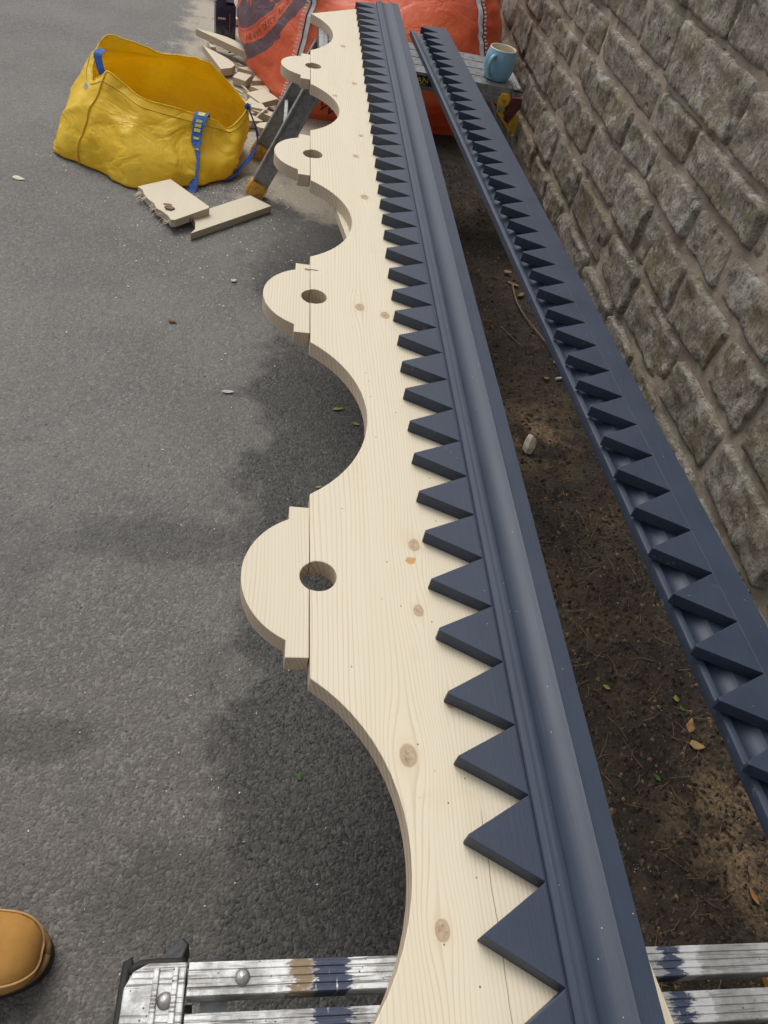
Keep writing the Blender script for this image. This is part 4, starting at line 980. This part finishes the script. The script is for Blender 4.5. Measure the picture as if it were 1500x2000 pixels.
# curved toe seam
lse = [(-.080, .047, .046), (-.040, .0425, .046), (-.018, .030, .0455), (-.0085, .012, .044), (-.0075, 0, .0435), (-.0085, -.012, .044), (-.018, -.030, .0455), (-.040, -.0425, .046), (-.080, -.047, .046)]
US = [(-.12, .072, .044, .056, .9), (-.09, .060, .0475, .044, .85), (-.06, .054, .048, .037, .85), (-.035, .050, .045, .033, .8), (-.018, .046, .038, .028, .8), (-.007, .040, .026, .020, .85), (-.004, .036, .012, .010, .9)]
ca_, sa_ = math.cos(R(28)), math.sin(R(28))
half_ = [(cx+.0012, wy*ca_**pw+.0006, cz+hz*sa_**pw) for cx, cz, wy, hz, pw in US]
lse = half_+[(-.0022, 0, .043)]+[(x, -y, z) for x, y, z in half_[::-1]]
part('edge_seam', MB().tube(crom([(bx+x, by+y, z) for x, y, z in lse], 6), .0017, 6), flat('pale_thread', (.50, .30, .12), .8), boot, smooth=True)
tse = [(-.075+.018*math.sin(R(a_)), .0478*math.copysign(abs(math.cos(R(a_)))**.85, math.cos(R(a_))), .057+.0405*abs(math.sin(R(a_)))**.85) for a_ in range(10, 171, 16)]
part('toe_seam', MB().tube(crom([(bx+x, by+y*1.012, z+.0012) for x, y, z in tse], 6), .0016, 6), flat('seam_thread', (.30, .15, .05), .8), boot, smooth=True)

# ------------------------------------------------------------------ small litter
def leaf(loc, L, W, rz, mat, label, curl=.3, cat='leaf', name='fallen_leaf', grp=None):
    if loc[0] > .5: loc = (loc[0], loc[1], max(.004, soil_z(loc[0], loc[1]))+.003)
    mb = MB(); n = 9; M = Matrix.Translation(loc) @ Matrix.Rotation(R(rz), 4, 'Z') @ Matrix.Rotation(R(rnd.uniform(-14, 14)), 4, 'X'); j1 = rnd.uniform(0, 9)
    for i in range(n+1):
        t = i/n; wv = W*(math.sin(math.pi*t**.8)*.5*(1+.35*fbm((j1, t, 0), 6, 2)))+.0006; x = (t-.5)*L; z = curl*L*(t-.5)**2+.002
        mb.v += [M @ Vector((x, -wv, z+curl*wv*.6)), M @ Vector((x, 0, z)), M @ Vector((x, wv, z+curl*wv*.6))]
    for i in range(n):
        for k in range(2): mb.f.append((i*3+k, (i+1)*3+k, (i+1)*3+k+1, i*3+k+1))
    o = solo(name, mb, mat, label, cat, loc, smooth=True, group=grp)
    s = o.modifiers.new('solid', 'SOLIDIFY'); s.thickness = .0006; return o
def ground_z(x, y): return .022
leaf((.842, .586, .020), .034, .014, 62, LEAFB, 'largest tan dry leaf on the soil, tall orange sliver shape')
leaf((.838, .545, .020), .030, .018, -12, flat('tan_leaf', (.34, .22, .09), .8), 'crumpled pale tan leaf just below the largest leaf')
leaf((.900, .56, .022), .034, .012, 20, LEAFB, 'curled brown leaf lying right of the two tan leaves')
leaf((.828, .640, .020), .013, .011, 80, LEAFY, 'round yellow green leaf above the largest tan leaf')
leaf((.835, .622, .020), .012, .006, 100, LEAFG, 'tiny dark green leaf touching the round yellow one')
leaf((.690, .660, .018), .015, .009, -30, LEAFY, 'yellow leaf on the soil beside the right edge of the near trim')
leaf((.738, .485, .018), .014, .007, 120, LEAFG, 'small green leaf on the dark soil near the trim edge')
leaf((.842, .290, .020), .028, .009, 100, flat('orange_leaf', (.34, .16, .045), .8), 'thin orange leaf on its edge close to the near platform')
leaf((.775, 2.11, .022), .040, .016, -25, LEAFB, 'brown curled leaf at the top of the soil beside the twig')
leaf((.790, 2.05, .022), .035, .014, 40, LEAFB, 'reddish brown leaf just under the curled leaf by the twig')
leaf((.765, 2.17, .022), .030, .014, 10, flat('pale_leaf', (.27, .18, .10), .8), 'pale brown leaf topmost of the leaf cluster by the twig')
leaf((.832, 1.70, .022), .026, .014, -20, flat('amber_leaf', (.36, .21, .06), .8), 'amber leaf at the lower end of the long twig')
leaf((.780, 1.62, .020), .018, .010, 15, LEAFB, 'small brown leaf left of the cigarette butt')
tw = crom([(.770, 2.10, .022), (.762, 1.99, .028), (.780, 1.90, .026), (.812, 1.80, .026), (.836, 1.71, .024)], 6)
solo('twig', MB().tube(tw, [.003-.0016*i/len(tw) for i in range(len(tw))], 6), TWIG, 'long bent pale twig lying on the soil between the boards', 'twig', (.79, 1.9, .02), smooth=True)
for a, b, c, lab in (((.69, 1.86, .018), (.715, 1.80, .022), (.752, 1.745, .018), 'thin dark twig on the soil beside the trim edge'), ((.745, 1.125, .018), (.754, 1.095, .02), (.757, 1.06, .018), 'short pale stem alone on the dark soil'),
                     ((.86, 1.27, .02), (.885, 1.255, .022), (.91, 1.22, .02), 'short twig near the lower edge of the wall trim board')):
    solo('twig', MB().tube(crom([a, b, c], 5), .0011, 5), TWIG, lab, 'twig', a, smooth=True)
cg = thing('cigarette_butt', 'cigarette butt with orange filter on the soil', 'cigarette butt', (.826, 1.628, .018))
part('paper', MB().cyl((.808, 1.622, .022), (.825, 1.628, .022), .004, .004, 10), SHELL, cg)
part('filter', MB().cyl((.8252, 1.6281, .022), (.842, 1.634, .022), .004, .004, 10), LEAFB, cg)
# pale lump of wood on the soil
lump = MB(); n1, n2 = 6, 4
for j in range(n2+1):
    for i in range(n1):
        a = 2*math.pi*i/n1; ph = math.pi*j/n2; p = Vector((math.sin(ph)*math.cos(a)*.017, math.sin(ph)*math.sin(a)*.019, math.cos(ph)*.026))
        p *= 1+.5*fbm(p, 45, 2); lump.v.append(Vector((.664, 1.322, .038))+p)
for j in range(n2):
    for i in range(n1): lump.f.append((j*n1+i, (j+1)*n1+i, (j+1)*n1+(i+1) % n1, j*n1+(i+1) % n1))
solo('wood_block', lump, CHIPW, 'pale chipped wood lump standing on the soil beside the trim', 'wood block', (.664, 1.322, .01))
leaf((-.7993, 2.3905, .001), .038, .017, -10, CHIPW, 'pale wood chip lying alone left of the yellow bag', .25, 'wood chip', 'wood_chip')
leaf((-.0835, 1.4506, .001), .030, .010, 5, SHELL, 'curved white fragment on the asphalt left of the board', .3, 'fragment', 'white_fragment')
leaf((-.104, 1.9545, .001), .018, .014, 40, SHELL, 'small bright white crumb on asphalt left of second block', .4, 'fragment', 'white_fragment')
leaf((.190, 1.4255, .001), .030, .010, 15, LEAFY, 'slim yellowish leaf on the black asphalt inside a scallop', .2)
leaf((.2336, 1.375, .001), .018, .010, -10, LEAFY, 'short yellowish leaf nearest the pine edge inside a scallop', .2)
leaf((.140, 1.15, .001), .016, .006, 10, LEAFY, 'tiny pale leaf low in the middle scallop on asphalt', .2)
leaf((-.25, 1.72, .001), .024, .014, -20, LEAFB, 'brown curled leaf alone on the open asphalt', .5)
leaf((.105, .487, .001), .010, .008, 90, LEAFG, 'tiny round green leaf on asphalt in the near scallop', .2)
# grit and litter: crumbs on soil and asphalt
def crumbs(name, n, fx, mat, smin, smax):
    mb = MB()
    for i in range(n):
        x, y, z = fx(); s = rnd.uniform(smin, smax); a = rnd.uniform(0, 6.28); c, sn = math.cos(a)*s, math.sin(a)*s
        e = rnd.uniform(.4, 1)
        mb.add([(x+c, y+sn, z), (x-sn*e, y+c*e, z), (x-c, y-sn, z), (x+sn*e, y-c*e, z), (x, y, z+s*rnd.uniform(.5, 1.0))], [(0,1,4),(1,2,4),(2,3,4),(3,0,4)] if True else [])
    return solo(name, mb, mat, kind='stuff')
def sx():
    y = rnd.uniform(.1, 3.0) if rnd.random() < .6 else rnd.uniform(.1, 1.2); x = rnd.uniform(.50, .99); return x, y, max(.004, soil_z(x, y))-.0006
crumbs('soil_crumbs', 6500, sx, flat('soil_crumb', (.055, .043, .034), .9, 0, .2, .6, 60), .002, .0085)
crumbs('bark_litter', 900, sx, flat('bark_litter_brown', (.16, .10, .055), .9, 0, .2, .5, 60), .002, .008)
crumbs('pale_grit', 700, sx, flat('grit', (.33, .29, .23), .9, 0, .2, .4, 60), .0008, .0024)
crumbs('asphalt_grit', 900, lambda: (rnd.uniform(-1.3, .40), rnd.uniform(.05, 2.6), .0005), flat('asphalt_chips', (.13, .125, .118), .9, 0, .2, .6, 200), .0008, .0028)
hs_ = MB()
for i in range(420):
    x, y, z = sx(); a = rnd.uniform(0, 6.28); L = rnd.uniform(.008, .030); k = rnd.uniform(-.6, .6)
    hs_.tube([(x, y, z+.004), (x+L*math.cos(a), y+L*math.sin(a), z+.007), (x+L*math.cos(a)+L*math.cos(a+k), y+L*math.sin(a)+L*math.sin(a+k), z+.005)], [.0006, .0006, .0003], 4)
solo('dry_stalks', hs_, TWIG, kind='stuff')
